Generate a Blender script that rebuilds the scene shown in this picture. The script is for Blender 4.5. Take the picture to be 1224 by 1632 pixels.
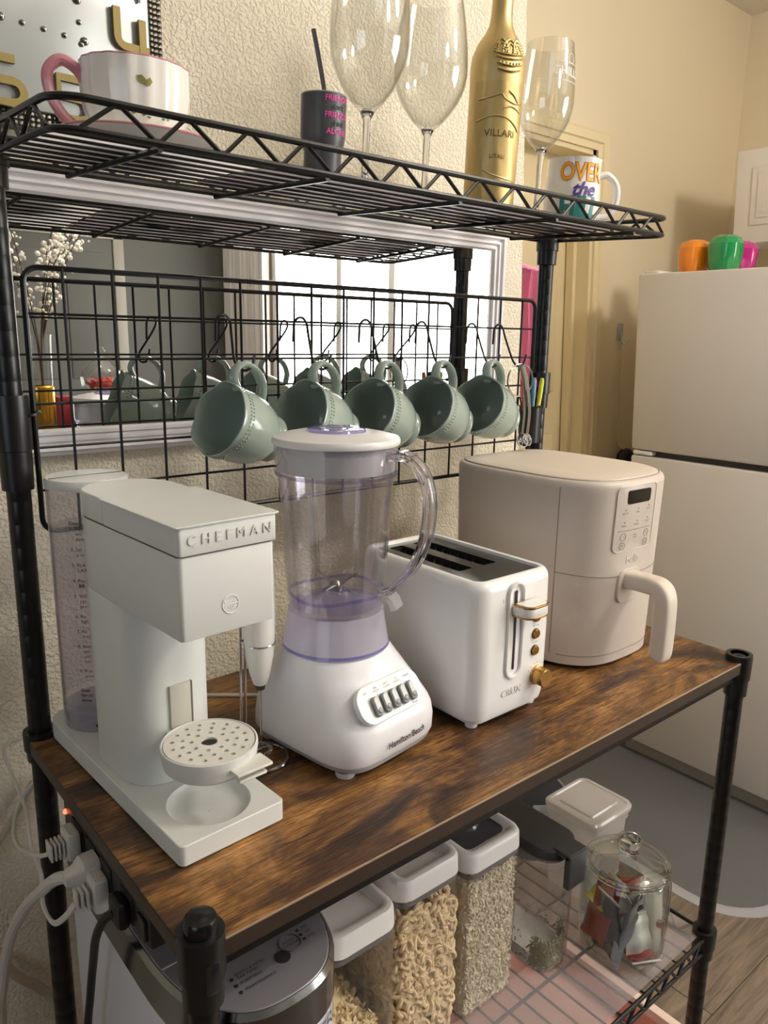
import bpy, math, random
from mathutils import Vector, Matrix
R = math.radians
PI = math.pi
for o in list(bpy.data.objects):
    bpy.data.objects.remove(o)
scene = bpy.context.scene
C = scene.collection
random.seed(7)
TZ = 0.92                     # height of the wooden table top above the floor

# ------------------------------------------------------------------ camera
def make_camera():
    yaw, pitch, roll = 0.69985, 0.22207, 0.01664
    F = Vector((math.sin(yaw)*math.cos(pitch), math.cos(yaw)*math.cos(pitch), -math.sin(pitch)))
    Rt = Vector((math.cos(yaw), -math.sin(yaw), 0))
    U = Rt.cross(F)
    c, s = math.cos(roll), math.sin(roll)
    R2 = Rt*c + U*s
    U2 = U*c - Rt*s
    cd = bpy.data.cameras.new('camera')
    cd.sensor_fit = 'VERTICAL'; cd.sensor_height = 24.0
    cd.lens = 24.0*1225/1632
    cd.clip_start = 0.02; cd.clip_end = 60
    cam = bpy.data.objects.new('camera', cd); C.objects.link(cam)
    m = Matrix((R2, U2, -F)).transposed().to_4x4()
    m.translation = Vector((-0.2219, -0.8774, 0.4552+TZ))
    cam.matrix_world = m
    scene.camera = cam
make_camera()

# ------------------------------------------------------------------ world, lights, exposure
world = bpy.data.worlds.new('world'); scene.world = world; world.use_nodes = True
world.node_tree.nodes['Background'].inputs[0].default_value = (0.55, 0.62, 0.75, 1)
world.node_tree.nodes['Background'].inputs[1].default_value = 0.3
scene.view_settings.view_transform = 'Standard'
scene.view_settings.look = 'None'
scene.view_settings.gamma = 1.0
scene.view_settings.exposure = 0.28
scene.view_settings.use_curve_mapping = False

# radiance of the two glass lamp globes (behind the camera / in the kitchen) and of the two daylit windows
MAIN_LAMP = 20.0
KITCHEN_LAMP = 78.0
WINDOW_GLOW = 8.0
SIDE_WINDOW_GLOW = 1.6

# ------------------------------------------------------------------ materials
MATS = {}
def new_mat(name):
    m = bpy.data.materials.new(name); m.use_nodes = True
    nt = m.node_tree
    return m, nt, nt.nodes['Principled BSDF']
def srgb(c):
    if isinstance(c, str):
        c = [int(c[i:i+2], 16)/255 for i in (0, 2, 4)]
    return tuple(x/12.92 if x <= 0.04045 else ((x+0.055)/1.055)**2.4 for x in c) + (1,)
def P(name, col, rough=0.5, metal=0.0, bump=0.0, bscale=200, var=0.0, vscale=8, coat=0.0, spec=0.5, trans=0.0):
    """plain procedural surface: a base colour with faint noise variation, optional fine bump"""
    if name in MATS: return MATS[name]
    m, nt, b = new_mat(name)
    c = srgb(col)
    b.inputs['Base Color'].default_value = c
    b.inputs['Roughness'].default_value = rough
    b.inputs['Metallic'].default_value = metal
    b.inputs['Coat Weight'].default_value = coat
    b.inputs['Specular IOR Level'].default_value = spec
    b.inputs['Transmission Weight'].default_value = trans
    tc = nt.nodes.new('ShaderNodeTexCoord')
    nz = nt.nodes.new('ShaderNodeTexNoise'); nz.inputs['Scale'].default_value = vscale; nz.inputs['Detail'].default_value = 4
    nt.links.new(tc.outputs['Object'], nz.inputs['Vector'])
    v = max(var, 0.02)
    mx = nt.nodes.new('ShaderNodeMixRGB'); mx.inputs[1].default_value = tuple(x*(1-v) for x in c[:3])+(1,)
    mx.inputs[2].default_value = tuple(min(1, x*(1+v)) for x in c[:3])+(1,)
    nt.links.new(nz.outputs['Fac'], mx.inputs[0]); nt.links.new(mx.outputs[0], b.inputs['Base Color'])
    if bump:
        n2 = nt.nodes.new('ShaderNodeTexNoise'); n2.inputs['Scale'].default_value = bscale; n2.inputs['Detail'].default_value = 3
        nt.links.new(tc.outputs['Object'], n2.inputs['Vector'])
        bp = nt.nodes.new('ShaderNodeBump'); bp.inputs['Strength'].default_value = bump; bp.inputs['Distance'].default_value = 0.002
        nt.links.new(n2.outputs['Fac'], bp.inputs['Height']); nt.links.new(bp.outputs['Normal'], b.inputs['Normal'])
    MATS[name] = m
    return m
def clear(name, tint, gloss=(1, 1, 1), ior=1.45, rough=0.03, haze=0.0, hazecol=(0.9, 0.9, 0.95), epow=4.0):
    """thin clear wall: light goes straight through, with a Fresnel reflection and an optional milky share"""
    if name in MATS: return MATS[name]
    m = bpy.data.materials.new(name); m.use_nodes = True; nt = m.node_tree
    nt.nodes.clear(); N = nt.nodes.new; L = nt.links.new
    out = N('ShaderNodeOutputMaterial')
    tr = N('ShaderNodeBsdfTransparent')
    gl = N('ShaderNodeBsdfGlossy'); gl.inputs['Color'].default_value = (*gloss, 1); gl.inputs['Roughness'].default_value = rough
    lw = N('ShaderNodeLayerWeight'); lw.inputs['Blend'].default_value = 0.5
    def mth(op, x, y):
        n = N('ShaderNodeMath'); n.operation = op
        for i, v in enumerate((x, y)):
            if isinstance(v, (int, float)): n.inputs[i].default_value = v
            else: L(v, n.inputs[i])
        return n.outputs[0]
    f0 = ((ior-1)/(ior+1))**2
    fac = mth('ADD', mth('MULTIPLY', mth('POWER', lw.outputs['Facing'], 5.0), 1-f0), f0)   # Schlick reflectance of the wall
    edge = mth('POWER', lw.outputs['Facing'], epow)
    tint_mix = N('ShaderNodeMixRGB'); tint_mix.inputs[1].default_value = (*tint, 1)
    tint_mix.inputs[2].default_value = tuple(t**3*0.8 for t in tint)+(1,)
    L(edge, tint_mix.inputs[0]); L(tint_mix.outputs[0], tr.inputs['Color'])
    base = tr.outputs[0]
    if haze:
        df = N('ShaderNodeBsdfDiffuse'); df.inputs['Color'].default_value = (*hazecol, 1)
        tl = N('ShaderNodeBsdfTranslucent'); tl.inputs['Color'].default_value = (*hazecol, 1)
        m1 = N('ShaderNodeMixShader'); m1.inputs[0].default_value = 0.5
        L(df.outputs[0], m1.inputs[1]); L(tl.outputs[0], m1.inputs[2])
        m2 = N('ShaderNodeMixShader'); m2.inputs[0].default_value = haze
        L(base, m2.inputs[1]); L(m1.outputs[0], m2.inputs[2]); base = m2.outputs[0]
    mx = N('ShaderNodeMixShader'); L(fac, mx.inputs[0]); L(base, mx.inputs[1]); L(gl.outputs[0], mx.inputs[2])
    L(mx.outputs[0], out.inputs['Surface'])
    MATS[name] = m
    return m
def glow(name, col, strength):
    if name in MATS: return MATS[name]
    m, nt, b = new_mat(name)
    b.inputs['Base Color'].default_value = (0.02, 0.02, 0.02, 1)
    b.inputs['Emission Color'].default_value = (*col, 1); b.inputs['Emission Strength'].default_value = strength
    MATS[name] = m
    return m
def wall_mat(name, col, bump=0.6, scale=170, dist=0.004):
    if name in MATS: return MATS[name]
    m, nt, b = new_mat(name); N = nt.nodes.new; L = nt.links.new
    tc = N('ShaderNodeTexCoord')
    c = srgb(col)
    b.inputs['Roughness'].default_value = 0.75
    b.inputs['Specular IOR Level'].default_value = 0.25
    nz = N('ShaderNodeTexNoise'); nz.inputs['Scale'].default_value = scale; nz.inputs['Detail'].default_value = 3; nz.inputs['Roughness'].default_value = 0.5
    L(tc.outputs['Object'], nz.inputs['Vector'])
    rp = N('ShaderNodeValToRGB'); rp.color_ramp.elements[0].position = 0.42; rp.color_ramp.elements[1].position = 0.6
    L(nz.outputs['Fac'], rp.inputs[0])
    bp = N('ShaderNodeBump'); bp.inputs['Strength'].default_value = bump; bp.inputs['Distance'].default_value = dist
    L(rp.outputs[0], bp.inputs['Height']); L(bp.outputs['Normal'], b.inputs['Normal'])
    n2 = N('ShaderNodeTexNoise'); n2.inputs['Scale'].default_value = 3; L(tc.outputs['Object'], n2.inputs['Vector'])
    mx = N('ShaderNodeMixRGB'); mx.inputs[1].default_value = tuple(x*.95 for x in c[:3])+(1,); mx.inputs[2].default_value = c
    L(n2.outputs['Fac'], mx.inputs[0]); L(mx.outputs[0], b.inputs['Base Color'])
    MATS[name] = m
    return m
def rustic_wood(name):
    """dark brown laminate with golden worn patches and long grain along X"""
    m, nt, b = new_mat(name); N = nt.nodes.new; L = nt.links.new
    tc = N('ShaderNodeTexCoord')
    def mapping(sx, sy, sz):
        mp = N('ShaderNodeMapping'); mp.inputs['Scale'].default_value = (sx, sy, sz); L(tc.outputs['Object'], mp.inputs['Vector']); return mp
    def noise(mp, sc, det=5, ro=0.6, dist=0.0):
        n = N('ShaderNodeTexNoise'); n.inputs['Scale'].default_value = sc; n.inputs['Detail'].default_value = det
        n.inputs['Roughness'].default_value = ro; n.inputs['Distortion'].default_value = dist; L(mp.outputs[0], n.inputs['Vector']); return n
    patch = noise(mapping(1.0, 2.2, 1), 6.5, 5, 0.62, 0.6)
    grain = noise(mapping(3, 90, 20), 3.5, 6, 0.75, 0.3)
    fine = noise(mapping(14, 260, 40), 4, 2, 0.6)
    pr = N('ShaderNodeValToRGB')
    e = pr.color_ramp.elements; e[0].position = 0.33; e[0].color = srgb('2c2018'); e[1].position = 0.67; e[1].color = srgb('bf8f54')
    k = e.new(0.44); k.color = srgb('563c28'); k = e.new(0.54); k.color = srgb('8d6539')
    L(patch.outputs['Fac'], pr.inputs[0])
    gr = N('ShaderNodeValToRGB'); g = gr.color_ramp.elements; g[0].position = 0.38; g[0].color = (0.22, 0.19, 0.17, 1); g[1].position = 0.56; g[1].color = (1.15, 1.1, 1.02, 1)
    L(grain.outputs['Fac'], gr.inputs[0])
    mx = N('ShaderNodeMixRGB'); mx.blend_type = 'MULTIPLY'; mx.inputs[0].default_value = 0.8
    L(pr.outputs[0], mx.inputs[1]); L(gr.outputs[0], mx.inputs[2])
    # grey-blue worn blotches
    bl = noise(mapping(1, 1.6, 1), 9, 4, 0.55, 0.4)
    br = N('ShaderNodeValToRGB'); q = br.color_ramp.elements; q[0].position = 0.62; q[0].color = (0, 0, 0, 1); q[1].position = 0.74; q[1].color = (0.65, 0.65, 0.65, 1)
    L(bl.outputs['Fac'], br.inputs[0])
    m2 = N('ShaderNodeMixRGB'); m2.inputs[2].default_value = srgb('4a4038'); L(br.outputs[0], m2.inputs[0]); L(mx.outputs[0], m2.inputs[1])
    fr = N('ShaderNodeValToRGB'); f = fr.color_ramp.elements; f[0].position = 0.40; f[0].color = (0.30, 0.28, 0.27, 1); f[1].position = 0.52; f[1].color = (1, 1, 1, 1)
    L(fine.outputs['Fac'], fr.inputs[0])
    m3 = N('ShaderNodeMixRGB'); m3.blend_type = 'MULTIPLY'; m3.inputs[0].default_value = 0.75; L(m2.outputs[0], m3.inputs[1]); L(fr.outputs[0], m3.inputs[2])
    L(m3.outputs[0], b.inputs['Base Color'])
    b.inputs['Roughness'].default_value = 0.42
    b.inputs['Specular IOR Level'].default_value = 0.45
    bp = N('ShaderNodeBump'); bp.inputs['Strength'].default_value = 0.25; bp.inputs['Distance'].default_value = 0.001
    L(grain.outputs['Fac'], bp.inputs['Height']); L(bp.outputs['Normal'], b.inputs['Normal'])
    MATS[name] = m
    return m
def plank_mat(name):
    m, nt, b = new_mat(name); N = nt.nodes.new; L = nt.links.new
    tc = N('ShaderNodeTexCoord'); oi = N('ShaderNodeObjectInfo')
    ad = N('ShaderNodeVectorMath'); L(tc.outputs['Object'], ad.inputs[0])
    cb = N('ShaderNodeCombineXYZ'); ml = N('ShaderNodeMath'); ml.operation = 'MULTIPLY'; ml.inputs[1].default_value = 30
    L(oi.outputs['Random'], ml.inputs[0]); L(ml.outputs[0], cb.inputs[0]); L(ml.outputs[0], cb.inputs[1]); L(cb.outputs[0], ad.inputs[1])
    mp = N('ShaderNodeMapping'); mp.inputs['Scale'].default_value = (2.2, 26, 1); L(ad.outputs[0], mp.inputs['Vector'])
    nz = N('ShaderNodeTexNoise'); nz.inputs['Scale'].default_value = 2.2; nz.inputs['Detail'].default_value = 7; nz.inputs['Roughness'].default_value = 0.65
    nz.inputs['Distortion'].default_value = 0.8
    L(mp.outputs[0], nz.inputs['Vector'])
    rp = N('ShaderNodeValToRGB'); e = rp.color_ramp.elements
    e[0].position = 0.3; e[0].color = srgb('4e433a'); e[1].position = 0.72; e[1].color = srgb('8f7f6e')
    L(nz.outputs['Fac'], rp.inputs[0]); L(rp.outputs[0], b.inputs['Base Color'])
    b.inputs['Roughness'].default_value = 0.5
    MATS[name] = m
    return m

BLACK = P('black_powder_coat', '080809', 0.34, 0.0, 0.0, spec=0.5)
BLACKPLASTIC = P('black_plastic', '141414', 0.33)
WHITE = P('white_plastic', 'eceae6', 0.32, var=0.02)
OFFWHITE = P('warm_white_plastic', 'd9d6cc', 0.45, var=0.04, vscale=20, bump=0.02)
WOOD = rustic_wood('rustic_brown_wood')

# ------------------------------------------------------------------ mesh builder
def nrm(v): return v.normalized() if v.length > 1e-12 else Vector((0, 0, 1))
class MB:
    def __init__(s): s.v = []; s.f = []
    def add(s, vs, fs, M=None):
        k = len(s.v)
        s.v += [tuple(M @ Vector(p)) if M else tuple(p) for p in vs]
        s.f += [tuple(i+k for i in f) for f in fs]
        return s
    def loft(s, rings, cap0=True, cap1=True, M=None, close=True, loop=False):
        n = len(rings[0]); vs = [p for r in rings for p in r]; fs = []
        nr = len(rings)
        for a in range(nr if loop else nr-1):
            b = (a+1) % nr
            for i in range(n if close else n-1):
                j = (i+1) % n
                fs.append((a*n+i, a*n+j, b*n+j, b*n+i))
        if cap0 and not loop: fs.append(tuple(range(n))[::-1])
        if cap1 and not loop: fs.append(tuple((nr-1)*n+i for i in range(n)))
        return s.add(vs, fs, M)
    def lathe(s, prof, n=32, M=None, cap0=False, cap1=False, fn=None):
        rings = []
        for k, (r, z) in enumerate(prof):
            rings.append([((r*(fn(2*PI*i/n, k) if fn else 1))*math.cos(2*PI*i/n), (r*(fn(2*PI*i/n, k) if fn else 1))*math.sin(2*PI*i/n), z) for i in range(n)])
        return s.loft(rings, cap0, cap1, M)
    def tube(s, path, r, n=8, closed=False, M=None, rr=None):
        path = [Vector(p) for p in path]; m = len(path); rings = []
        t0 = nrm(path[1]-path[0]); up = Vector((0, 0, 1)) if abs(t0.z) < 0.9 else Vector((1, 0, 0))
        nx = nrm(t0.cross(up))
        for i, p in enumerate(path):
            if closed: t = nrm(path[(i+1) % m]-path[i-1])
            else: t = nrm(path[min(i+1, m-1)]-path[max(i-1, 0)])
            nx = nrm(nx - t*nx.dot(t)); ny = t.cross(nx)
            q = rr[i] if rr else r
            rings.append([tuple(p+(nx*math.cos(2*PI*k/n)+ny*math.sin(2*PI*k/n))*q) for k in range(n)])
        return s.loft(rings, True, True, M, loop=closed)
    def ribbon(s, path, w, th, up, M=None, ws=None):
        """flat band swept along a path: w across (direction 'up' x tangent), th thick"""
        path = [Vector(p) for p in path]; m = len(path); rings = []
        up = Vector(up)
        for i, p in enumerate(path):
            t = nrm(path[min(i+1, m-1)]-path[max(i-1, 0)])
            nn = nrm(up - t*up.dot(t)); b = t.cross(nn)
            ww = (ws[i] if ws else w)
            rings.append([tuple(p+nn*(x*ww/2)+b*(y*th/2)) for x, y in ((-1, -1), (1, -1), (1, 1), (-1, 1))])
        return s.loft(rings, True, True, M)
    def box(s, x0, x1, y0, y1, z0, z1, M=None):
        return s.loft([[(x0, y0, z), (x1, y0, z), (x1, y1, z), (x0, y1, z)] for z in (z0, z1)], True, True, M)
    def bbox(s, x0, x1, y0, y1, z0, z1, b=0.002, M=None):
        """box with chamfered edges"""
        return s.prism(rrect((x0+x1)/2, (y0+y1)/2, x1-x0, y1-y0, b*1.5, 2), z0, z1, b, M)
    def prism(s, out, z0, z1, b=0.0, M=None, b0=None, seg=2):
        """vertical prism over a 2-D outline (counter-clockwise) with rounded rims"""
        if b0 is None: b0 = b
        rings = []
        if b0 > 0:
            for k in range(seg): a = PI/2*k/seg; rings.append(flat(inset(out, b0*(1-math.sin(a))), z0+b0*(1-math.cos(a))))
        rings.append(flat(out, z0+b0)); rings.append(flat(out, z1-b))
        if b > 0:
            for k in range(1, seg+1): a = PI/2*k/seg; rings.append(flat(inset(out, b*(1-math.cos(a))), z1-b+b*math.sin(a)))
        return s.loft(rings, True, True, M)
    def ball(s, c, r, n=12, m=8, sc=(1, 1, 1), M=None):
        rings = []
        for k in range(m+1):
            a = -PI/2+PI*k/m; q = max(math.cos(a), 1e-3)
            rings.append([(c[0]+sc[0]*r*q*math.cos(2*PI*i/n), c[1]+sc[1]*r*q*math.sin(2*PI*i/n), c[2]+sc[2]*r*math.sin(a)) for i in range(n)])
        return s.loft(rings, True, True, M)
    def mesh(s, name, sharp=35):
        me = bpy.data.meshes.new(name); me.from_pydata(s.v, [], s.f); me.validate(); me.update()
        me.polygons.foreach_set('use_smooth', [True]*len(me.polygons))
        try: me.set_sharp_from_angle(angle=R(sharp))
        except Exception: pass
        caps = [p for p in me.polygons if len(p.vertices) >= 10]
        if caps:      # flat end faces keep their own normal
            sh_ = me.attributes.get('sharp_edge') or me.attributes.new('sharp_edge', 'BOOLEAN', 'EDGE')
            ek = {e.key: e.index for e in me.edges}
            for p in caps:
                for k in p.edge_keys: sh_.data[ek[k]].value = True
        return me
    def obj(s, name, mat, parent=None, loc=(0, 0, 0), rot=(0, 0, 0), sharp=35):
        me = s.mesh(name, sharp); me.materials.append(mat)
        return link(name, me, parent, loc, rot)
def link(name, me, parent=None, loc=(0, 0, 0), rot=(0, 0, 0)):
    o = bpy.data.objects.new(name, me); C.objects.link(o)
    o.location = loc; o.rotation_euler = rot
    if parent: o.parent = parent
    return o
def flat(out, z): return [(x, y, z) for x, y in out]
def inset(out, d):
    n = len(out); r = []
    for i in range(n):
        p, q, t = Vector(out[i-1]), Vector(out[i]), Vector(out[(i+1) % n])
        a = (q-p); b = (t-q)
        if a.length < 1e-9: a = b
        if b.length < 1e-9: b = a
        a.normalize(); b.normalize()
        na = Vector((-a.y, a.x)); nb = Vector((-b.y, b.x))
        k = na+nb
        den = max(k.length_squared, 0.3)
        r.append(tuple(q+k*(2*d/den)))
    return r
def rrect(cx, cy, w, d, r, n=6):
    """rounded rectangle outline, counter-clockwise"""
    pts = []
    r = min(r, w/2-1e-5, d/2-1e-5)
    for (sx, sy, a0) in ((1, -1, -90), (1, 1, 0), (-1, 1, 90), (-1, -1, 180)):
        for k in range(n+1):
            a = R(a0+90*k/n)
            pts.append((cx+sx*(w/2-r)+r*math.cos(a), cy+sy*(d/2-r)+r*math.sin(a)))
    return pts
def sqr(cx, cy, a, b, e=4.0, n=48):
    """superellipse outline"""
    o = []
    for i in range(n):
        t = 2*PI*i/n; c, s_ = math.cos(t), math.sin(t)
        o.append((cx+a*math.copysign(abs(c)**(2/e), c), cy+b*math.copysign(abs(s_)**(2/e), s_)))
    return o
def smooth(pts, k=6, closed=False):
    """Catmull-Rom through points"""
    P_ = [Vector(p) for p in pts]; n = len(P_); out = []
    rng = range(n) if closed else range(n-1)
    for i in rng:
        p0 = P_[i-1] if (i > 0 or closed) else P_[0]*2-P_[1]
        p1 = P_[i]; p2 = P_[(i+1) % n]
        p3 = P_[(i+2) % n] if (i+2 < n or closed) else P_[-1]*2-P_[-2]
        for j in range(k):
            t = j/k
            out.append(0.5*((2*p1)+(p2-p0)*t+(2*p0-5*p1+4*p2-p3)*t*t+(3*p1-p0-3*p2+p3)*t**3))
    if not closed: out.append(P_[-1])
    return [tuple(p) for p in out]
def tag(o, label, cat, group=None, kind=None):
    o['label'] = label
    if cat: o['category'] = cat
    if group: o['group'] = group
    if kind: o['kind'] = kind
    return o
def thing(name, label, cat, loc=(0, 0, 0), rz=0.0, group=None, rx=0.0):
    """Empty at a thing's base; z is given relative to the table top"""
    o = bpy.data.objects.new(name, None); C.objects.link(o); o.empty_display_size = 0.05
    o.location = (loc[0], loc[1], loc[2]+TZ); o.rotation_euler = (rx, 0, R(rz))
    return tag(o, label, cat, group)
def struct(o, label, cat=None):
    o['kind'] = 'structure'; o['label'] = label
    if cat: o['category'] = cat
    return o
def text(s, size, mat, parent, fn, name='lettering', ext=0.0, bold=0.0, align='CENTER', shear=0.0, xs=1.0, space=1.0, sub=0):
    """flat lettering; fn maps (u, v, w) of the text plane to 3-D local coordinates"""
    cu = bpy.data.curves.new(name, 'FONT'); cu.body = s; cu.size = size; cu.align_x = align; cu.align_y = 'CENTER'
    cu.extrude = ext; cu.offset = bold; cu.shear = shear; cu.space_character = space; cu.resolution_u = 3
    t = bpy.data.objects.new(name, cu); C.objects.link(t)
    dg = bpy.context.evaluated_depsgraph_get()
    me = bpy.data.meshes.new_from_object(t.evaluated_get(dg))
    bpy.data.objects.remove(t); bpy.data.curves.remove(cu)
    if sub:
        import bmesh
        bm = bmesh.new(); bm.from_mesh(me)
        bmesh.ops.subdivide_edges(bm, edges=[e for e in bm.edges if e.calc_length() > size*0.25], cuts=sub)
        bmesh.ops.triangulate(bm, faces=bm.faces[:]); bm.to_mesh(me); bm.free()
    for v in me.vertices: v.co = Vector(fn(v.co.x*xs, v.co.y, v.co.z))
    me.materials.clear(); me.materials.append(mat); me.update()
    return link(name, me, parent)
def on_front(cx, cz, y, tilt=0.0):
    """map text onto a plane facing -Y"""
    return lambda u, v, w: (cx+u, y-w-0.0004+v*math.sin(tilt), cz+v*math.cos(tilt))
def on_cyl(r, z, a0):
    """map text onto a vertical cylinder, centred at azimuth a0 (radians), reading left to right seen from outside"""
    rf = r if callable(r) else (lambda zz: r)
    def f(u, v, w):
        q = rf(z+v)+0.0005+w; a = a0+u/rf(z)
        return (q*math.cos(a), q*math.sin(a), z+v)
    return f

# ------------------------------------------------------------------ room shell (world coordinates, floor z = 0)
CREAM = wall_mat('cream_wall', 'ebe1cb', 0.6, 215, 0.0035)
SMOOTHCREAM = wall_mat('smooth_cream_wall', 'e9dabb', 0.08, 120, 0.001)
SHADEDWALL = wall_mat('shaded_room_wall', '5f5e59', 0.1, 100, 0.001)  # cream wall in low light; its shade is painted in as dark grey
TRIM = P('cream_gloss_trim', 'ead9b0', 0.35)
WHITETRIM = P('white_trim', 'e8e6e2', 0.35)
def shear(mb, kx=0.0, ky=0.0, z0=TZ):
    mb.v = [(x+kx*(z-z0), y+ky*(z-z0), z) for x, y, z in mb.v]
    return mb
CEIL = 2.62
# back wall with the mirror; its free right-hand corner leans a little as in the photograph
m = MB()
xe = lambda z: 0.975-0.0555*(z-TZ)
m.add([(-2.6, 0.115, 0), (xe(0), 0.115, 0), (xe(CEIL), 0.115, CEIL), (-2.6, 0.115, CEIL),
       (-2.6, 0.25, 0), (xe(0), 0.25, 0), (xe(CEIL), 0.25, CEIL), (-2.6, 0.25, CEIL)],
      [(0, 1, 2, 3), (1, 5, 6, 2), (5, 4, 7, 6), (4, 0, 3, 7), (3, 2, 6, 7), (4, 5, 1, 0)])
struct(m.obj('wall_back', CREAM), 'textured cream wall behind the rack')
m = MB().box(-2.75, -2.6, -4.8, 0.25, 0, CEIL); struct(m.obj('wall_left', SHADEDWALL), 'wall on the left side of the room')
m = MB().box(-2.75, 3.15, -4.95, -4.8, 0, CEIL); struct(m.obj('wall_front', SHADEDWALL), 'wall across the room in painted-in shade, seen in the mirror')
m = MB().box(3.0, 3.15, -4.8, 0.95, 0, CEIL); struct(m.obj('wall_right', SMOOTHCREAM), 'smooth cream kitchen wall on the right')
# kitchen far wall with a doorway
YK = 0.78
KX = -0.053
m = MB()
m.box(0.7, 1.20, YK, YK+0.17, 0, CEIL).box(2.12, 3.3, YK, YK+0.17, 0, CEIL).box(1.20, 2.12, YK, YK+0.17, TZ+1.075, CEIL)
shear(m, KX); struct(m.obj('wall_far', SMOOTHCREAM), 'smooth cream kitchen wall around the doorway')
m = MB().box(-2.75, 3.3, -4.95, 1.1, CEIL, CEIL+0.1); struct(m.obj('ceiling', P('ceiling_white', 'e9e4d8', 0.8)), 'plain white ceiling')
fl = MB().box(-2.75, 3.3, -4.95, 1.1, -0.1, -0.004).obj('floor', P('subfloor', '6e5d4e', 0.6))
struct(fl, 'brown grey wood plank floor')
PLANK = plank_mat('grey_brown_plank')
pm = MB().bbox(0, 1.215, 0, 0.148, -0.006, 0, 0.0012).mesh('plank'); pm.materials.append(PLANK)
for r in range(15):
    y = -1.2+r*0.1495
    x = 0.15-((r*0.43) % 1.2)
    while x < 3.0:
        link('plank', pm, fl, (x, y, 0)); x += 1.2165
# doorway: door slab, jambs, casing
d = MB()
d.bbox(1.215, 2.11, YK+0.085, YK+0.125, 0.01, TZ+1.06, 0.002)
for (px0, px1) in ((1.30, 1.62), (1.72, 2.04)):
    for (z0, z1) in ((0.2, 1.05), (1.2, TZ+0.95)):
        d.bbox(px0, px1, YK+0.078, YK+0.09, z0, z1, 0.004)
shear(d, KX); door = struct(d.obj('door_1', TRIM), 'cream panelled door behind the wall corner')
t = MB().box(2.102, 2.122, YK-0.002, YK+0.16, 0, TZ+1.075).box(1.2, 2.12, YK-0.002, YK+0.16, TZ+1.055, TZ+1.078)
t.box(2.085, 2.105, YK+0.05, YK+0.08, 0, TZ+1.06)
shear(t, KX); t.obj('jamb', TRIM, door)
cprof = [(0.0, 0.0), (0.0, 0.011), (0.020, 0.012), (0.024, 0.018), (0.049, 0.019), (0.055, 0.014), (0.055, 0.0)]
t = MB().loft([[(2.118+u, YK-d_, z+(u if z > 1 else 0)) for u, d_ in cprof] for z in (0.0, TZ+1.07)]+[[(1.15, YK-d_, TZ+1.07+u) for u, d_ in cprof]], True, True)
shear(t, KX); t.obj('casing', TRIM, door, sharp=20)
# daylit window wall on the right side of the room (seen in the mirror), and a cool side window
win = struct(MB().bbox(2.965, 2.998, -4.05, -1.78, 0.75, 2.35, 0.004).obj('window_1', WHITETRIM), 'large bright white window reflected in the mirror')
for k, (y0, y1) in enumerate(((-3.98, -3.22), (-3.16, -2.68), (-2.62, -1.85))):
    MB().bbox(2.955, 2.964, y0, y1, 0.82, 2.28, 0.001).obj('pane', glow('daylit_blind', (1.0, 0.985, 0.96), WINDOW_GLOW), win)
    MB().bbox(2.945, 2.968, y1, y1+0.06, 0.75, 2.35, 0.003).obj('mullion', WHITETRIM, win)
cur = thing('curtain', 'pale grey curtain beside the bright window in the mirror', 'curtain', (2.93, -4.4, -TZ+0.05))
out = [(0.03*math.sin(k*1.9), -0.33+k*0.66/40) for k in range(41)]
cm = MB(); cm.loft([[(x, y, z) for x, y in out]+[(x+0.006, y, z) for x, y in out[::-1]] for z in (0, 2.3)])
cm.obj('cloth_panel', P('pale_curtain', 'cfcac4', 0.8), cur)
MB().tube([(0.0, -0.4, 2.31), (0.0, 0.4, 2.31)], 0.012).obj('curtain_rod', WHITETRIM, cur)
win2 = struct(MB().bbox(-2.598, -2.56, -2.6, -0.9, 0.75, 2.2, 0.004).obj('window_2', WHITETRIM), 'window on the left with cool daylight')
MB().bbox(-2.56, -2.55, -2.52, -0.98, 0.83, 2.12, 0.001).obj('pane', glow('cool_daylight', (0.72, 0.84, 1.0), SIDE_WINDOW_GLOW), win2)
d2 = struct(MB().bbox(1.25, 2.05, -4.80, -4.775, 0.0, 2.05, 0.004).obj('door_2', SHADEDWALL), 'door across the room in painted-in shade, seen in the mirror')
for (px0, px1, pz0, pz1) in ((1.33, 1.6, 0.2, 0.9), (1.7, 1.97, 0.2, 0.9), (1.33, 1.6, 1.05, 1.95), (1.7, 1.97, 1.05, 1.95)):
    MB().bbox(px0, px1, -4.776, -4.765, pz0, pz1, 0.004).obj('door_panel', SHADEDWALL, d2)
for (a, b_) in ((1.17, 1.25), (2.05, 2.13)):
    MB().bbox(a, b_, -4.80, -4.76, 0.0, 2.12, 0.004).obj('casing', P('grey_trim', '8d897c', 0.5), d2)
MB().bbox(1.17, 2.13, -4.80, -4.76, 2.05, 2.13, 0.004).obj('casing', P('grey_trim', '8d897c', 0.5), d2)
# ceiling lamps
def globe_lamp(loc, label, rad, col, name):
    t = thing('ceiling_lamp', label, 'lamp', (loc[0], loc[1], CEIL-TZ))
    h = CEIL-loc[2]
    MB().lathe([(0.001, 0), (0.075, 0), (0.07, -0.025), (0.02, -0.03), (0.012, -h+0.125), (0.04, -h+0.12), (0.045, -h+0.1)], 24).obj('canopy', P('brushed_nickel', 'a9a59d', 0.3, 1.0), t)
    MB().ball((0, 0, -h), 0.125, 24, 16).obj('globe', glow(name, col, rad), t)
globe_lamp((0.75, -1.70, 2.26), 'round glass ceiling lamp behind the camera', MAIN_LAMP, (1.0, 0.93, 0.84), 'lamp_glow')
globe_lamp((1.45, -1.25, 2.36), 'round glass ceiling lamp in the kitchen', KITCHEN_LAMP, (1.0, 0.935, 0.85), 'kitchen_lamp_glow')

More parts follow.
